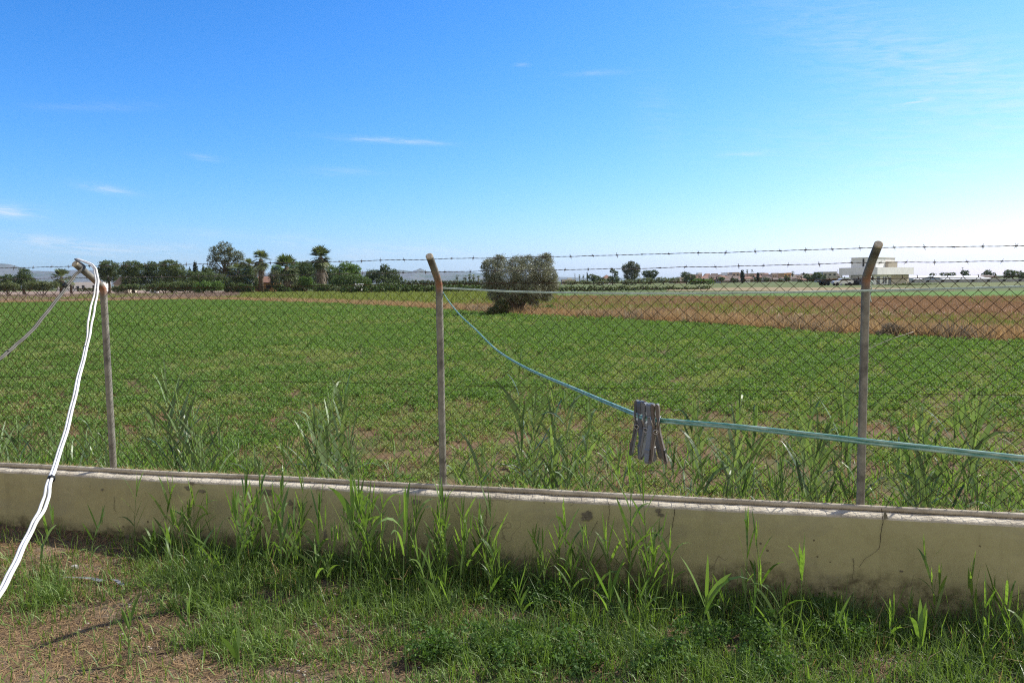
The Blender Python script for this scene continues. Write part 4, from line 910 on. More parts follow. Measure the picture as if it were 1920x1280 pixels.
# shrubs at its foot
def bush(name, label, x, Y, lobes, mat, group=None, leaf=2.0, cov=3.0, seed=1, cat='bush', clump=.3, aspect=.55):
    t = thing(name, gp(x, Y), label, cat, group); crown_mesh(t, lobes, Y, mat, leaf, cov, seed, clump, 'foliage', aspect=aspect)
    b = MB(); base = gp(x, Y)
    for lb in lobes[:4]: b.tube([base, Rd(lb[0], lb[1], Y)], [Y/F*.8, Y/F*.3], 5)
    b.build('stem', M['bark'], t, True); return t
bush('thorn_bush', 'dark scrubby bush at the left foot of the olive tree', 932, OY-.8, [(925, 583, 12, 9), (940, 576, 14, 14), (950, 584, 12, 9)], M['shrub'], leaf=1.8, seed=3)
bush('thorn_bush', 'low green scrub at the right foot of the olive tree', 1025, OY+1.5, [(1010, 582, 14, 8), (1030, 580, 15, 8), (1045, 584, 9, 6), (995, 588, 8, 6)], M['lightleaf'], leaf=1.8, seed=4)
bush('thorn_bush', 'small pale scrub right of the olive tree base', 985, OY-.5, [(985, 589, 9, 6), (998, 588, 7, 5)], M['shrub'], leaf=1.8, seed=5)
bush('weed_bush', 'small green weed bush in the stubble field', 1182, 31, [(1180, 590, 7, 8), (1186, 596, 8, 7)], M['lightleaf'], leaf=1.6, seed=6, cov=1.4)
bush('weed_bush', 'dark brown tangled brush at the crop edge right of the right post', 1675, 19.4, [(1672, 617, 17, 12), (1688, 622, 14, 10), (1655, 626, 14, 7)], M['skirt'], leaf=2.2, seed=7, cov=2.0, aspect=.2)

def spec(*a): return a
TG = 'trees around the left farmstead'
trees = [
 ('pine_tree', 'round dark tree at the far left before the hills', 45, 175, [(46, 514, 11, 11), (38, 525, 13, 10), (52, 528, 14, 12), (46, 536, 17, 8)], M['pine'], 3),
 ('broadleaf_tree', 'small dark tree at the left edge of the picture', 14, 190, [(16, 521, 8, 7), (5, 526, 8, 8), (20, 530, 12, 8)], M['pine'], 2),
 ('umbrella_pine', 'rounded pine just right of the left post head', 205, 190, [(204, 498, 17, 10), (196, 507, 14, 10), (214, 508, 13, 10), (204, 518, 17, 12)], M['pine'], 3),
 ('umbrella_pine', 'broad flat topped pine right of the small hut', 250, 170, [(248, 499, 20, 10), (236, 508, 14, 11), (262, 510, 17, 14), (250, 525, 22, 16)], M['pine'], 3),
 ('umbrella_pine', 'pine in the middle of the left pine group', 290, 172, [(283, 499, 12, 9), (294, 507, 18, 14), (286, 525, 20, 18)], M['pine'], 3),
 ('umbrella_pine', 'right hand pine of the left pine group', 322, 168, [(317, 496, 16, 9), (332, 506, 15, 12), (318, 512, 20, 14), (326, 528, 22, 17)], M['pine'], 3),
 ('eucalyptus_tree', 'tall airy eucalyptus above the other trees on the left', 424, 165, [(421, 464, 14, 11), (407, 470, 14, 10), (433, 472, 11, 9), (400, 485, 12, 10), (419, 483, 16, 12), (444, 480, 13, 10), (448, 490, 10, 10), (431, 495, 16, 10), (398, 500, 9, 9), (404, 511, 13, 10), (440, 508, 16, 12), (420, 515, 18, 12)], M['euc'], 3),
 ('broadleaf_tree', 'dark green tree filling the gap below the eucalyptus', 398, 150, [(378, 522, 16, 12), (400, 526, 20, 14), (420, 530, 20, 14), (362, 532, 16, 12)], M['pine'], 2),
 ('broadleaf_tree', 'dark tree between the two tall palms', 566, 160, [(574, 506, 18, 16), (560, 515, 14, 14), (584, 520, 16, 18), (570, 532, 20, 12)], M['pine'], 2),
 ('broadleaf_tree', 'dark tree left of the orange farmhouse', 466, 150, [(463, 512, 13, 12), (472, 528, 14, 14), (456, 532, 16, 12)], M['pine'], 2),
 ('broadleaf_tree', 'dark bushy tree right of the orange farmhouse', 523, 150, [(516, 518, 12, 12), (520, 532, 13, 12), (556, 534, 14, 12)], M['euc'], 2),
 ('broadleaf_tree', 'light green tree right of the tallest palm', 650, 165, [(650, 500, 16, 9), (664, 505, 13, 9), (638, 510, 12, 9), (657, 514, 20, 10)], M['lightleaf'], 2),
 ('broadleaf_tree', 'olive green tree in front of the light green one', 655, 150, [(648, 524, 20, 14), (668, 528, 18, 13), (636, 533, 14, 12), (685, 530, 12, 10)], M['hedge'], 2),
 ('broadleaf_tree', 'mid green tree between the cypresses and the eucalyptus', 374, 158, [(352, 518, 14, 12), (372, 520, 14, 12), (390, 516, 12, 14)], M['pine'], 2),
 ('broadleaf_tree', 'dense green tree behind the date palm right of the eucalyptus', 452, 168, [(440, 520, 16, 14), (458, 506, 12, 12), (474, 510, 10, 12)], M['euc'], 2),
 ('broadleaf_tree', 'dark tree behind the short shaggy palm', 545, 170, [(520, 506, 12, 10), (545, 514, 16, 14), (556, 500, 12, 9), (572, 500, 12, 9)], M['lightleaf'], 2),
 ('broadleaf_tree', 'green tree just right of the tallest palm trunk', 622, 162, [(622, 512, 12, 14), (626, 528, 14, 12), (606, 520, 12, 16)], M['hedge'], 2),
 ('pine_tree', 'dark round tree at the right end of the left tree belt', 722, 190, [(722, 503, 9, 8), (715, 515, 16, 10), (735, 517, 15, 11), (697, 515, 12, 9), (690, 525, 12, 9), (725, 526, 24, 9), (750, 523, 6, 5)], M['pine'], 2),
]
for i, (nm, lab, x, Y, lobes, mat, tk) in enumerate(trees):
    e = nm == 'eucalyptus_tree'
    tree(nm, lab, 'tree', x, Y, lobes, mat, TG, leaf=2.0 if not e else 1.9, cov=2.6 if not e else 1.25, trunk=tk, seed=200+i, clump=.28 if e else .24)
for x, y0, y1, w, Y, lab in [(366, 493, 540, 5, 175, 'taller dark cypress left of the eucalyptus'), (381, 498, 540, 2.6, 176, 'thin dark cypress beside the eucalyptus'), (356, 503, 540, 3.5, 178, 'short cypress at the edge of the left pine group')]:
    n = 9; tree('cypress_tree', lab, 'cypress', x, Y, [(x, y0+(y1-y0)*(j+.3)/n, w*math.sin(math.pi*min(1, .16+.75*(j+.5)/n)), (y1-y0)/n*.9, 0) for j in range(n)], M['cypress'], 'cypresses beside the eucalyptus', leaf=1.5, cov=3, trunk=1, seed=x)
for i, (x, y, rx, ry, Y, mk, lab) in enumerate([(15, 537, 20, 8, 130, 'shrub', 'grey green scrub at the left edge before the hills'), (78, 536, 30, 9, 130, 'shrub', 'long pale grey green scrub left of the low white farmhouse'), (350, 537, 24, 9, 140, 'pine', 'dark thicket beside the cypresses'), (170, 542, 22, 3, 150, 'shrub', 'low bushes in front of the white farmhouse'),
    (392, 538, 26, 9, 138, 'lightleaf', 'leafy thicket under the eucalyptus'), (573, 528, 13, 11, 140, 'lightleaf', 'bright green bush between the palms'), (500, 545, 5, 4, 140, 'shrub', 'small bush before the orange farmhouse'), (610, 540, 24, 8, 138, 'hedge', 'scrub at the foot of the tallest palm'), (240, 540, 26, 6, 150, 'pine', 'dark undergrowth at the foot of the pines'), (308, 538, 34, 8, 145, 'pine', 'dark undergrowth under the right hand pines'), (440, 540, 18, 8, 142, 'pine', 'dark undergrowth under the date palm'), (530, 542, 16, 7, 138, 'hedge', 'low scrub beneath the short palm'), (462, 540, 14, 9, 141, 'hedge', 'scrub left of the tall fan palm trunk'), (560, 541, 16, 8, 141, 'shrub', 'grey scrub between the short palm and the tallest palm'), (650, 542, 28, 6, 136, 'shrub', 'scrub strip below the light green tree'), (735, 536, 26, 5, 150, 'hedge', 'scrub below the rightmost dark tree')]):
    bush('thicket', lab, x, Y, [(x+rx*q, y+random.uniform(-2, 2), rx*.42, ry*random.uniform(.8, 1.1)) for q in (-.7, -.25, .2, .65)], M[mk], 'thickets below the left trees', leaf=2.0, cov=2.6, seed=400+i)

def frond_fan(V, Fa, T, p, d, L, rg, tint):
    d = np.array(d)/np.linalg.norm(d); s = np.cross(d, (0, 0, 1.)); s /= np.linalg.norm(s)+1e-9
    hub = p+d*L*.45; n0 = len(V); V += [p-s*L*.015, p+s*L*.015, hub]; T += [tint]*3; Fa.append((n0, n0+1, n0+2))
    for a_ in np.linspace(-.95, .95, 9):
        e = hub+(d*math.cos(a_)+s*math.sin(a_))*L*.62*rg.uniform(.8, 1.1)+np.array([0, 0, -L*.13*rg.uniform(.4, 1.4)]); q = s*math.cos(a_)-d*math.sin(a_)
        mid = hub*.5+e*.5; w = L*.05; n0 = len(V); V += [hub, mid-q*w, e, mid+q*w]; T += [tint]*4; Fa.append((n0, n0+1, n0+2, n0+3))
def fan_palm(name, label, x, Y, yc, rc, yskirt, wsk, ybase, tw, seed, group, dens=1.0):
    k = Y/F; base = gp(x, Y); t = thing(name, base, label, 'palm', group); rg = np.random.default_rng(seed); c = Rd(x, yc, Y); top = c.copy()
    V, Fa, T = [], [], []
    for i in range(int(60*dens)):
        a_ = rg.uniform(0, 6.28); e = rg.uniform(-1.15, 1.45); d = (math.cos(a_)*math.cos(e), math.sin(a_)*math.cos(e), math.sin(e)); frond_fan(V, Fa, T, c, d, rc*k*rg.uniform(.7, 1.2), rg, rg.uniform(0, 1))
    mesh('crown', V, Fa, M['palm'], t, True, tint=T)
    V, Fa, T = [], [], []; zs = Rd(x, yskirt, Y)[2]; nsk = int(700*dens)
    for i in range(nsk):
        u = rg.uniform(0, 1)**.8; z = c[2]*(1-u)+zs*u; a_ = rg.uniform(0, 6.28); rad = wsk*.9*k*(.35+.65*math.sin(math.pi*min(1, .12+u*.80)))*rg.uniform(.4, 1.15); p = np.array([c[0]+rad*.5*math.cos(a_), c[1]+rad*.5*math.sin(a_), z+rc*k*.15])
        e = np.array([c[0]+rad*math.cos(a_), c[1]+rad*math.sin(a_), z-rc*k*rg.uniform(.25, .6)]); s_ = np.array([-math.sin(a_), math.cos(a_), 0])*k*rg.uniform(.5, 1.1); n0 = len(V)
        e[2] = max(e[2], .12); V += [p-s_*.5, p+s_*.5, e+s_*.3, e-s_*.3]; T += [rg.uniform(0, 1)]*4; Fa.append((n0, n0+1, n0+2, n0+3))
    mesh('dead_skirt', V, Fa, M['skirt'], t, True, tint=T)
    b = MB(); b.tube([base-(0, 0, .05), base*.5+c*.5, c], [tw*k*1.15, tw*k, tw*k*.9], 10); b.build('trunk', M['bark'], t, True, True); return t
PG = 'palms around the left farmstead'
fan_palm('fan_palm', 'tall fan palm with short skirt beside the orange farmhouse', 489, 146, 487, 20, 514, 9, 548, 4, 1, PG)
fan_palm('fan_palm', 'tallest palm with a long thick skirt of dead fronds', 601, 146, 483, 23, 543, 14, 548, 5, 2, PG, 1.6)
fan_palm('fan_palm', 'short broad palm with a shaggy trunk right of the orange farmhouse', 538, 141, 502, 27, 545, 10, 549, 5, 3, PG, 1.3)
fan_palm('fan_palm', 'small palm right of the eucalyptus with hanging brown fronds', 447, 145, 511, 24, 528, 6, 546, 2.5, 4, PG)
fan_palm('fan_palm', 'dark palm crown half hidden behind the tall fan palm', 467, 165, 497, 14, 515, 6, 540, 3, 5, PG)
fan_palm('fan_palm', 'bushy low palm behind the low white farmhouse', 115, 200, 521, 19, 530, 6, 540, 3, 6, PG)
fan_palm('fan_palm', 'smaller palm behind the white farmhouse roof', 133, 205, 526, 10, 533, 4, 540, 2, 7, PG, .5)
for i, (x, y, yb) in enumerate([(857, 519, 530), (872, 520, 530), (880, 517.5, 530), (888, 518.5, 530), (897, 521, 530)]):
    fan_palm('distant_palm', ['leftmost tiny palm of the distant row of five', 'second tiny palm in the distant row of five', 'middle tiny palm in the distant row of five', 'fourth tiny palm in the distant row of five', 'rightmost tiny palm of the distant row of five'][i], x, 300, y, 5, y+4, 1.3, 535, .7, 30+i, 'distant palms between the middle post and olive tree', .45)
for i, (x, y) in enumerate([(1086.5, 517.5), (1093.5, 517.5)]):
    fan_palm('distant_palm', ['left one of two tiny palms right of the olive tree', 'right one of two tiny palms right of the olive tree'][i], x, 380, y, 3.2, y+3, 1, 527, .5, 40+i, 'two small palms right of the olive tree', .4)
# orchard rows and reed belt
for j, (x0, x1, yt, yb, Y, mk, lab) in enumerate([(640, 790, 534, 549, 112, 'hedge', 'left stretch of the orchard row beyond the meadow'), (790, 910, 535, 549, 112, 'hedge', 'stretch of the orchard row behind the middle post'), (1040, 1180, 537, 546, 115, 'shrub', 'green scrub belt right of the olive tree'), (1180, 1330, 538, 546, 118, 'shrub', 'scrub belt before the distant town')]):
    n = int((x1-x0)/7); bush('hedge_row', lab, (x0+x1)/2, Y, [(x0+(x1-x0)*(q+.5)/n, (yt+yb)/2-1+random.uniform(-1.5, 1.5), 5.5, (yb-yt)/2, random.uniform(-1, 1)) for q in range(n)], M[mk], 'hedges and orchard rows', leaf=2.2, cov=2.4, seed=500+j, cat='hedge')
for j, (x0, x1, yt, Y) in enumerate([(745, 905, 527, 210)]):
    n = 26; bush('reed_belt', 'long belt of grey green canes behind the orchard row', (x0+x1)/2, Y, [(x0+(x1-x0)*(q+.5)/n, yt+4+random.uniform(-1, 1), 4, 5.5) for q in range(n)], M['shrub'], None, leaf=2.6, cov=2.4, seed=520, cat='hedge', aspect=.2)
RG_ = 'trees before the distant town'
rt = [('broadleaf_tree', 'round dark tree left of the red roofed house', 1113, 260, [(1110, 519, 10, 5), (1118, 523, 10, 6), (1128, 525, 8, 4)], 'pine'),
 ('broadleaf_tree', 'small slim tree right of the red roofed house', 1149, 250, [(1148, 508, 5, 4), (1155, 513, 5, 5), (1150, 524, 13, 7)], 'pine'),
 ('eucalyptus_tree', 'tall domed tree before the town, highest right of the olive', 1184, 240, [(1183, 494, 7, 5), (1175, 503, 9, 9), (1192, 503, 9, 9), (1184, 515, 15, 11)], 'euc'),
 ('broadleaf_tree', 'dark flat crowned tree right of the tall domed one', 1220, 250, [(1212, 513, 9, 6), (1225, 512, 10, 6), (1219, 518, 12, 5)], 'pine'),
 ('broadleaf_tree', 'pair of dark crowns left of the town roofs', 1288, 250, [(1285, 516, 9, 6), (1297, 520, 8, 6), (1290, 525, 12, 5)], 'pine'),
 ('broadleaf_tree', 'grey green bush tree between the town trees', 1245, 235, [(1240, 525, 14, 5), (1262, 526, 14, 5), (1210, 527, 20, 6), (1180, 529, 16, 5)], 'shrub'),
 ('broadleaf_tree', 'low scrub trees left of the tall domed tree', 1130, 235, [(1070, 530, 14, 4), (1095, 529, 14, 4), (1128, 529, 14, 4)], 'shrub'),
 ('broadleaf_tree', 'green bushes before the first town houses', 1320, 230, [(1310, 527, 12, 5), (1328, 528, 12, 5), (1300, 530, 10, 4)], 'lightleaf'),
 ('broadleaf_tree', 'dark tree left of the white villa, right of the church tower', 1514, 280, [(1513, 518, 7, 5), (1520, 522, 7, 5)], 'pine'),
 ('broadleaf_tree', 'dark tree beside the ochre house near the white villa', 1534, 280, [(1532, 516, 8, 6), (1540, 521, 8, 6), (1528, 524, 8, 5)], 'pine'),
 ('broadleaf_tree', 'flat dark tree above the long shed roof', 1778, 270, [(1772, 514, 9, 3.5), (1784, 514, 8, 3.5)], 'pine'),
 ('broadleaf_tree', 'small dark tree just right of the white villa', 1749, 270, [(1749, 515, 7, 3)], 'pine'),
 ('broadleaf_tree', 'narrow tree beside the tall pole at the sheds', 1809, 270, [(1809, 511, 7, 5), (1812, 515, 6, 4)], 'pine'),
 ('broadleaf_tree', 'tree behind the right end of the long shed', 1854, 272, [(1852, 511, 7, 5), (1862, 515, 6, 4), (1846, 514, 5, 3)], 'pine'),
 ('broadleaf_tree', 'large dark tree at the right edge of the picture', 1900, 262, [(1893, 512, 10, 6), (1908, 514, 12, 6), (1920, 518, 12, 5), (1890, 518, 9, 4)], 'pine')]
for i, (nm, lab, x, Y, lobes, mk) in enumerate(rt):
    tree(nm, lab, 'tree', x, Y, lobes, M[mk], RG_, leaf=1.6, cov=2.6, trunk=1.2, seed=600+i)
for x, y0, y1, w, Y, lab in [(1101, 511, 528, 1.7, 300, 'thin dark cypress right of the two tiny palms'), (1392, 507, 530, 4.2, 260, 'dark pointed cypress in front of the town roofs'), (1421, 512, 528, 3.2, 262, 'shorter dark conifer right of the pointed cypress')]:
    n = 7; tree('cypress_tree', lab, 'cypress', x, Y, [(x, y0+(y1-y0)*(j+.4)/n, w*math.sin(math.pi*min(1, .16+.7*(j+.5)/n)), (y1-y0)/n*.9, 0) for j in range(n)], M['cypress'], 'cypresses before the town', leaf=1.1, cov=3, trunk=.7, seed=x)
fan_palm('distant_palm', 'single dark palm above the town roofs left of the church', 1486, 380, 512, 4.5, 515, 2, 522, .8, 51, None, .5)
fan_palm('distant_palm', 'small palm crown over the middle of the town', 1401, 330, 508.5, 3.4, 511, 1, 520, .5, 52, None, .4)
tree('norfolk_pine', 'thin tiered conifer standing over the town', 'tree', 1410, 330, [(1410, 507, 1.6, 1.5), (1410, 510.5, 4, .8), (1410, 514, 4.6, .8), (1410, 518, 5, .8)], M['pine'], None, leaf=1.1, cov=2, trunk=.6, seed=81)

rq = random.Random(12)
spots = ['above the pale track, first from the left', 'second from the left', 'third from the left', 'fourth from the left', 'fifth from the left', 'sixth from the left', 'seventh from the left', 'eighth from the left', 'ninth from the left', 'tenth from the left', 'last before the grey house']
for i in range(11):
    x = 1312+i*21+rq.uniform(-5, 5); yy = rq.uniform(519, 526); Y = 300+rq.uniform(-10, 20); w = rq.uniform(4, 8)
    tree('town_tree', 'small dark tree among the town houses, '+spots[i], 'tree', x, Y, [(x-w*.4, yy, w*.7, rq.uniform(2.5, 4)), (x+w*.4, yy+1, w*.7, rq.uniform(2.5, 4)), (x, yy+3, w, 3)], M[rq.choice(['pine', 'pine', 'hedge', 'euc'])], 'small trees in the distant town', leaf=1.5, cov=2.2, trunk=.8, seed=700+i)
# ------------------------------------------------------------------ buildings
def wallm(name, c, c2=None): return simple(name, c, .9, .14, .8, c2, .1)
BW = {'white': wallm('white_render', (.80, .80, .79)), 'cream': wallm('cream_render_house', (.52, .46, .38)), 'ochre': wallm('ochre_render', (.62, .36, .18)), 'pink': wallm('pink_render', (.48, .36, .30)), 'grey': wallm('grey_render', (.40, .39, .37)),
      'tile': simple('clay_tiles', (.25, .135, .09), .9, .35, 3), 'browntile': simple('brown_tiles', (.155, .115, .09), .9, .35, 3), 'glass': simple('dark_window', (.03, .035, .045), .25), 'palegrey': simple('pale_sheet_roof', (.62, .62, .62), .6, .1, 1)}
def frameT(corner, ang):
    c, s = math.cos(ang), math.sin(ang)
    def T(V):
        V = np.asarray(V, float); o = V.copy(); o[:, 0] = corner[0]+c*V[:, 0]-s*V[:, 1]; o[:, 1] = corner[1]+s*V[:, 0]+c*V[:, 1]; o[:, 2] = corner[2]+V[:, 2]; return o
    return T
def house(name, label, x0, x1, ytop, Y, wall_k, roof='gable', roof_k='tile', rh=.35, depth=6, ang=0.0, win=3, group=None, storeys=1, cat='house', door=False):
    p0 = gp(x0, Y); p1 = gp(x1, Y); w = p1[0]-p0[0]; H = Rd((x0+x1)/2, ytop, Y)[2]-.1; t = thing(name, (p0+p1)/2, label, cat, group)
    rr_ = H*rh if roof in ('gable', 'hip') else 0; hw = H-rr_
    T = frameT(np.array([p0[0], p0[1], .1]), ang); b = MB(); b.box(0, w, 0, depth, -.2, hw, T)
    if roof == 'gable': b.add(T([(0, .0, hw), (0, depth, hw), (0, depth/2, H-.03), (w, 0, hw), (w, depth, hw), (w, depth/2, H-.03)]), [(0, 1, 2), (3, 5, 4)])
    if roof == 'flat': 
        for (a0, a1, c0, c1) in ((0, w, 0, .2), (0, w, depth-.2, depth), (0, .2, .2, depth-.2), (w-.2, w, .2, depth-.2)): b.box(a0, a1, c0, c1, hw+.002, hw+.35, T)
    b.build('wall', BW[wall_k], t, True)
    ov = .3
    if roof == 'gable':
        b = MB(); zz = hw-ov*rr_/(depth/2)
        b.add(T([(-ov, -ov, zz), (w+ov, -ov, zz), (w+ov, depth/2, H+.02), (-ov, depth/2, H+.02), (w+ov, depth+ov, zz), (-ov, depth+ov, zz), (-ov, -ov, zz-.15), (w+ov, -ov, zz-.15), (w+ov, depth/2, H-.13), (-ov, depth/2, H-.13), (w+ov, depth+ov, zz-.15), (-ov, depth+ov, zz-.15)]),
              [(0, 1, 2, 3), (3, 2, 4, 5), (6, 9, 8, 7), (9, 11, 10, 8), (0, 6, 7, 1), (5, 4, 10, 11), (0, 3, 9, 6), (3, 5, 11, 9), (1, 7, 8, 2), (2, 8, 10, 4)])
        b.build('roof', BW[roof_k], t, True)
    elif roof == 'hip':
        b = MB(); e = min(depth/2, w/2)*.95; b.add(T([(-ov, -ov, hw), (w+ov, -ov, hw), (w+ov, depth+ov, hw), (-ov, depth+ov, hw), (e, depth/2, H), (w-e, depth/2, H)]), [(0, 1, 5, 4), (1, 2, 5), (2, 3, 4, 5), (3, 0, 4), (0, 3, 2, 1)]); b.build('roof', BW[roof_k], t, True)
    for q in range(storeys):
        for i in range(win):
            cx = w*(i+.5)/win; ww_ = min(.55, w/win*.25); sh = hw/storeys; z0 = q*sh+sh*.35
            wb = MB(); wb.box(cx-ww_, cx+ww_, -.03, .05, z0, z0+sh*.36, T); wb.build('window', BW['glass'], t, True)
    if door: wb = MB(); wb.box(w*.5-.5, w*.5+.5, -.035, .05, 0, min(2.1, hw*.8), T); wb.build('door', BW['glass'], t, True)
    return t
house('farmhouse', 'low white farmhouse with small windows behind the left fence post', 106, 186, 530.5, 300, 'white', 'flat', depth=9, win=4, door=True)
house('stone_hut', 'ruined brown hut under the pines', 214, 240, 511, 172, 'cream', 'hip', 'browntile', .55, 4, win=1)
house('farmhouse', 'orange farmhouse with a shallow tiled roof behind the tall palm', 478, 512, 518, 152, 'ochre', 'gable', 'tile', .34, 6, win=2)
house('field_hut', 'tiny white hut with grey roof before the light green tree', 668, 677, 532, 130, 'white', 'gable', 'palegrey', .3, 1.0, win=1)
t = thing('gate', gp(288, 160), 'pair of white gate pillars with a pale gate under the pines', 'gate'); k = 160/F
for x in (281, 295): b = MB(); p = gp(x, 160); b.box(p[0]-1.4*k, p[0]+1.4*k, p[1]-.2, p[1]+.2, 0, .1+9*k); b.build('pillar', BW['white'], t, True)
b = MB(); p = gp(282.6, 160); q = gp(293.4, 160); b.box(p[0], q[0], p[1]-.05, p[1]+.05, .2, .1+6*k); b.build('gate_panel', simple('pale_blue_panel', (.42, .47, .55), .5), t, True)
house('farmhouse', 'low white house with dark openings right of the olive tree', 1054, 1079, 525.5, 330, 'cream', 'flat', depth=8, win=4)
house('farmhouse', 'small white block beside the low white house', 1064, 1073, 522.5, 350, 'white', 'flat', depth=6, win=1)
house('farmhouse', 'white house with red hipped roof between dark trees', 1132, 1147, 515, 300, 'white', 'hip', 'tile', .35, 7, win=2)
house('farmhouse', 'pink house with brown roof before the town', 1262, 1288, 522, 300, 'pink', 'hip', 'browntile', .55, 8, win=2)
house('farmhouse', 'tall cream block behind the pink house', 1274, 1284, 520.5, 330, 'cream', 'flat', depth=6, win=1)
r = random.Random(3); TGp = 'houses of the distant town'
kinds = [('white', 'flat', 'white flat roofed town house'), ('cream', 'gable', 'cream town house with clay tile roof'), ('pink', 'flat', 'pinkish flat roofed town house'), ('white', 'gable', 'white town house with clay tile roof'), ('grey', 'gable', 'grey town house with brown roof'), ('cream', 'hip', 'cream town house with hipped roof')]
x = 1292.0; i = 0
rows = [(1285, 1570, 514, 470, 7, 13), (1292, 1560, 517, 400, 8, 15), (1310, 1545, 521, 330, 9, 19)]
for x0, x1, yt, Y, w0, w1 in rows:
    x = x0+r.uniform(0, 6)
    while x < x1:
        w = r.uniform(w0, w1); kd = kinds[r.randrange(6)] if Y > 350 else kinds[r.choice((1, 4, 1, 3, 5))]
        yy = yt+r.uniform(-2.2, 2.0)-(x-1290)*.013*.3
        if (hz(x+w/2)+.1-yy)*Y/F > -20:
            house('town_house', kd[2]+{470: ' in the back row of the town', 400: ' in the middle row of the town', 330: ' in the front row of the town'}[Y], x, x+w, yy, Y+r.uniform(-12, 12), kd[0], kd[1], 'browntile' if kd[0] == 'grey' or r.random() < .5 else 'tile', r.uniform(.3, .5), r.uniform(7, 12), r.uniform(-.25, .25), r.choice((1, 2, 3)), TGp, 2 if Y > 350 else 1)
        x += w*r.uniform(.85, 1.25)
house('warehouse', 'long brown roofed barn in front of the town', 1353, 1392, 521, 300, 'grey', 'gable', 'browntile', .6, 12, win=0)
house('town_house', 'apricot block in the town, palest orange of them', 1470, 1483, 513, 360, 'ochre', 'flat', depth=8, win=2, group=TGp, storeys=2)
house('town_house', 'tall grey and white house left of the white villa', 1543, 1569, 511, 300, 'grey', 'flat', depth=9, win=3, group=TGp, storeys=2)
house('shed', 'low orange brick shed right of the grey blue shed', 1562, 1587, 524, 262, 'ochre', 'flat', depth=6, win=2)
house('shed', 'low grey blue shed before the grey house', 1540, 1562, 525, 262, 'grey', 'flat', depth=6, win=0)
# church tower
t = thing('church_tower', gp(1507, 420), 'small pale church tower with a dark dome over the town', 'tower'); k = 420/F; c = gp(1507, 420)
b = MB(); b.box(c[0]-3*k, c[0]+3*k, c[1]-3*k, c[1]+3*k, 0, .1+11*k); b.build('shaft', BW['cream'], t, True)
b = MB(); b.tube([c+np.array([0, 0, 11*k]), c+np.array([0, 0, 13*k]), c+np.array([0, 0, 14.5*k]), c+np.array([0, 0, 16*k])], [2.8*k, 2.4*k, 1.5*k, .2*k], 10); b.build('dome', M['black'], t, True, True)
# pylon and poles
def pole(name, label, x, y, Y, cat='pole', wpx=.5, arm=True):
    t = thing(name, gp(x, Y), label, cat); k = Y/F; p = gp(x, Y); q = Rd(x, y, Y); b = MB(); b.tube([p, q], [wpx*k, wpx*.6*k], 6); b.build('shaft', simple('pole_grey', (.25, .24, .23), .8), t, True)
    if arm: b = MB(); b.tube([q+np.array([-2.2*k, 0, -1.0*k]), q+np.array([2.2*k, 0, -1.0*k])], .3*k, 5); b.build('cross_arm', simple('arm_grey', (.2, .2, .2), .8), t, True)
pole('utility_pole', 'thin grey pole with cross arm standing over the long sheds', 1805, 501, 240)
pole('utility_pole', 'thin pale pole in front of the grey house left of the villa', 1571, 505, 255, arm=False)
t = thing('lattice_mast', gp(1078, 420), 'faint lattice mast right of the olive tree', 'mast'); k = 420/F; c = gp(1078, 420); topz = Rd(1078, 512, 420)[2]; b = MB()
for sx in (-1, 1): b.tube([c+np.array([sx*3*k, 0, 0]), np.array([c[0], c[1], topz])], .25*k, 4)
for j in range(6):
    u = j/6; z = topz*u; w = 3*k*(1-u); b.tube([(c[0]-w, c[1], z), (c[0]+w*.8, c[1], z+topz/6)], .2*k, 4)
b.build('lattice', simple('mast_grey', (.35, .35, .36), .7), t, True)

# the white villa: corner towards the camera
VY = 150.0; vc = gp(1645, VY); k = VY/F
ur = np.array([.731, .682]); ul = np.array([-.682, .731])     # right face runs along ur, left face along ul
T0 = lambda V: np.stack([vc[0]+V[:, 0]*ur[0]+V[:, 1]*ul[0], vc[1]+V[:, 0]*ur[1]+V[:, 1]*ul[1], .1+V[:, 2]], 1)
vil = thing('villa', vc, 'unfinished white two storey villa with flat roofs and projecting slabs', 'house')
def ln(px_, right):                                        # length along the face that reaches this pixel column
    d = ray(px_, 520); u = ur if right else ul
    # solve vc + L*u on the ray's vertical plane
    A_ = np.array([[u[0], -d[0]], [u[1], -d[1]]]); b_ = np.array([CAM[0]-vc[0], CAM[1]-vc[1]]); return float(np.linalg.solve(A_, b_)[0])
def hh_(py): return (hz(1645)-py)*k+CAMZ-.1
Lr, Ll = ln(1713, True), ln(1573, False); Lr2, Ll2 = ln(1683, True), ln(1593, False)
z1, z2, z3 = hh_(515), hh_(501), hh_(483)
print('villa', Lr, Ll, Lr2, Ll2, z1, z2, z3)
b = MB(); b.box(.9, Lr-.3, .9, Ll-2.0, -.3, z1, T0); b.build('ground_floor_wall', BW['white'], vil, True)
b = MB(); b.box(0, Lr, 0, Ll, z1+.003, z2, T0); b.build('projecting_slab', BW['white'], vil, True)
b = MB(); b.box(.6, Lr2, .6, Ll2, z2+.003, z3, T0); b.box(.5, Lr2+.1, .5, Ll2+.1, z3+.003, z3+.12, T0); b.build('upper_storey', BW['white'], vil, True)
b = MB(); b.box(Lr2*.52, Lr2*.98, .02, .56, z2+.01, z2+(z3-z2)*.62, T0); b.build('stair_wall', BW['cream'], vil, True)
for a0, a1, zz0, zz1 in [(2.0, 3.6, 0, .82), (5.2, 6.0, .1, .78), (6.4, 7.2, .1, .78), (8.2, 9.6, 0, .7)]:
    b = MB(); b.box(a0, a1, .86, .92, z1*zz0, z1*zz1, T0); b.build('window', BW['glass'], vil, True)
b = MB(); b.box(9.8, Lr-.4, .84, .93, .0, z1*.97, T0); b.build('side_panel', BW['cream'], vil, True)
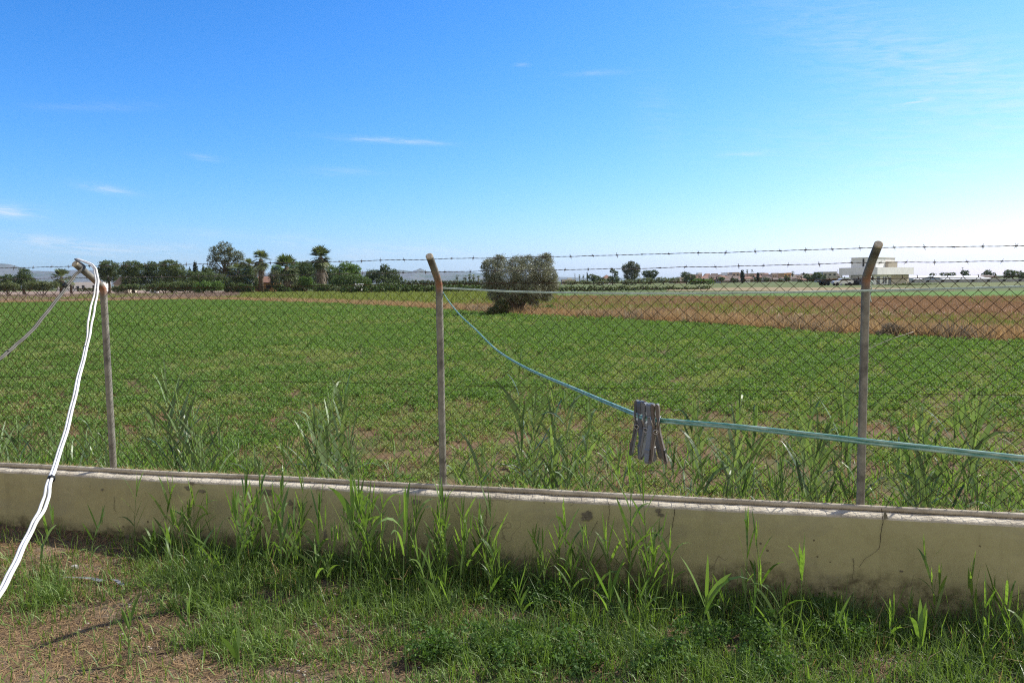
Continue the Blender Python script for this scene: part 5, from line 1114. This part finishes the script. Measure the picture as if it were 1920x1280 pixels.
for c0, c1, f in [(2.2, 5.2, .72)]:
    b = MB(); b.box(.84, .92, c0, c1, 0, z1*f, T0); b.build('garage_door', simple('garage_grey', (.24, .26, .29), .6), vil, True)
b = MB(); b.box(.84, .92, 1.1, 1.9, 0, z1*.8, T0); b.build('door', BW['glass'], vil, True)
b = MB(); b.box(.54, .62, Ll2*.52, Ll2*.58, z2+.2, z3-.15, T0); b.build('window', BW['glass'], vil, True)
b = MB(); b.box(.54, .62, 1.0, 1.7, z2+.1, z2+1.5, T0); b.build('window', BW['glass'], vil, True)
for c in (Ll-.35, Ll*.72):
    b = MB(); b.box(.2, .5, c-.15, c+.15, -.2, z1, T0); b.build('column', BW['white'], vil, True)
# low yard wall, dark trailer and white car in front of the villa
t = thing('flatbed_trailer', gp(1552, 152), 'dark flatbed farm trailer parked left of the villa', 'trailer'); p = gp(1536, 152); q = gp(1610, 152); k = 152/F; b = MB()
b.box(p[0], q[0], p[1]-1.1, p[1]+1.1, .75, .95); b.build('deck', simple('dark_steel', (.035, .035, .04), .7), t, True)
for xx in (1543, 1549, 1598, 1604):
    for sy in (-1.0, 1.0):
        c = gp(xx, 152); b = MB(); b.tube([(c[0], c[1]+sy-.12, .47), (c[0], c[1]+sy+.12, .47)], .36, 16); b.build('wheel', M['black'], t, True, True)
b = MB()
for j in range(7): c = gp(1540+j*6, 152); b.box(c[0]-.25, c[0]+.25, c[1]-.8, c[1]+.5, .953, 1.1+.35*abs(math.sin(j*2.1)))
b.build('cargo', simple('scrap_load', (.07, .065, .06), .8, .5), t, True)
t = thing('parked_car', gp(1579, 150), 'small white car parked beside the dark trailer', 'car'); c = gp(1579, 150); b = MB(); Lc = 1.95
body = [(-Lc, .35), (-Lc, .75), (-Lc*.9, .88), (-Lc*.45, .95), (-Lc*.15, 1.36), (Lc*.5, 1.40), (Lc*.85, .98), (Lc, .92), (Lc, .35)]
Tc = lambda V: V+np.array([c[0], c[1], .1]); b.prism(body, Tc, -.8, .8); b.build('body', simple('white_car_paint', (.75, .76, .78), .25, .03, spec=.5), t, True)
b = MB(); b.prism([(-Lc*.36, .97), (-Lc*.13, 1.30), (Lc*.47, 1.34), (Lc*.72, .99)], Tc, -.82, .82); b.build('side_window', BW['glass'], t, True)
for sx in (-1.25, 1.2):
    for sy in (-.72, .72): b = MB(); b.tube([(c[0]+sx, c[1]+sy-.1, .41), (c[0]+sx, c[1]+sy+.1, .41)], .31, 16); b.build('wheel', M['black'], t, True, True)
# long sheds on the right
house('long_shed', 'left long white shed with pale sheet roof right of the villa', 1716, 1772, 517, 215, 'white', 'gable', 'palegrey', .5, 12, win=0)
house('long_shed', 'right long white shed with pale sheet roof', 1770, 1858, 517, 205, 'white', 'gable', 'palegrey', .5, 12, win=0)
house('long_shed', 'white gabled shed end beyond the long sheds', 1850, 1876, 515.5, 235, 'white', 'gable', 'browntile', .4, 12, win=0)
b = MB(); p = gp(1700, 185); q = gp(1960, 175); n = 40
t = thing('boundary_wall', gp(1830, 180), 'low pale boundary wall before the long sheds', 'wall'); 
V = [(p[0], p[1], 0), (q[0], q[1], 0), (q[0], q[1], .85), (p[0], p[1], .85), (p[0], p[1]+.25, 0), (q[0], q[1]+.25, 0), (q[0], q[1]+.25, .85), (p[0], p[1]+.25, .85)]
mesh('wall_face', V, [(0, 1, 2, 3), (5, 4, 7, 6), (3, 2, 6, 7), (0, 3, 7, 4), (1, 5, 6, 2)], simple('grey_block', (.42, .42, .43), .9, .3, 1), t, True)
for i in range(9):
    c = p+(q-p)*(i+.5)/9; b = MB(); b.box(c[0]-.5, c[0]+.5, c[1]-.05, c[1]-.01, .3, .7); b.build('opening', BW['glass'], t, True)
bush('thicket', 'low weeds in front of the villa', 1690, 140, [(1690, 535, 10, 3.5), (1700, 533, 8, 3), (1715, 536, 16, 3), (1665, 538, 8, 2), (1740, 538, 16, 2.5)], M['shrub'], None, leaf=1.6, seed=91)
# ------------------------------------------------------------------ hills and haze
def hills(name, pts, Y, seed, depth=900, c=(.085, .085, .08)):
    n = 240; xs = np.linspace(pts[0][0], pts[-1][0], n); ys = np.interp(xs, [a for a, _ in pts], [b for _, b in pts]); V = []; rows_ = 8
    for j in range(rows_):
        f = math.sin(j/(rows_-1)*math.pi/2)
        for i in range(n):
            y = ys[i]; q = Rd(xs[i], y, Y); hgt = max(1, q[2]*(1+.05*nz3(xs[i]*.05, seed)+.025*nz3(xs[i]*.17, seed)))
            V.append((q[0]+ (1-f)*0, Y-depth*(1-f)*(1+.3*nz3(xs[i]*.04, j, seed)), hgt*f*(1+.18*nz3(xs[i]*.06, j*.9, seed)*(1-f))))
    for i in range(n): q = V[(rows_-1)*n+i]; V.append((q[0], q[1]+depth, 0))
    Fs = [(j*n+i, j*n+i+1, (j+1)*n+i+1, (j+1)*n+i) for j in range(rows_) for i in range(n-1)]
    o = mesh(name, V, Fs, ground_mat(name+'_rock', c, tuple(a*1.35 for a in c), (.05, .07, .04), .004, .01, (.45, .6), .3, 5), smooth=True); o['kind'] = 'structure'; return o
hills('hills', [(-500, 505), (-200, 497), (-60, 494), (0, 494), (20, 496), (40, 503), (60, 508), (100, 509), (140, 506), (175, 507), (250, 512), (350, 520), (450, 522), (600, 520), (700, 510), (740, 506), (775, 508), (790, 504), (800, 510), (860, 514), (950, 521), (1100, 526), (1300, 525)], 5200, 3)
hills('far_hills', [(-300, 515), (60, 512), (200, 505), (300, 514), (500, 512), (640, 510), (730, 507), (775, 509), (788, 503), (800, 509), (840, 508), (905, 512), (1000, 517), (1100, 521), (1400, 521), (1700, 519), (2200, 518)], 7000, 9, 600)
hm, n = newmat('haze_air')
pv = n.n('ShaderNodeVolumePrincipled', ins={'Color': (.62, .78, 1.0, 1), 'Density': 0.00006, 'Anisotropy': .2})
n.n('ShaderNodeOutputMaterial', ins={'Volume': pv.outputs[0]})
b = MB(); b.box(-9500, 9500, -300, 9300, -1.2, 225); hzo = b.build('haze', hm); hzo['kind'] = 'stuff'; tag(hzo, 'thin bluish haze over the far plain and hills', 'haze')
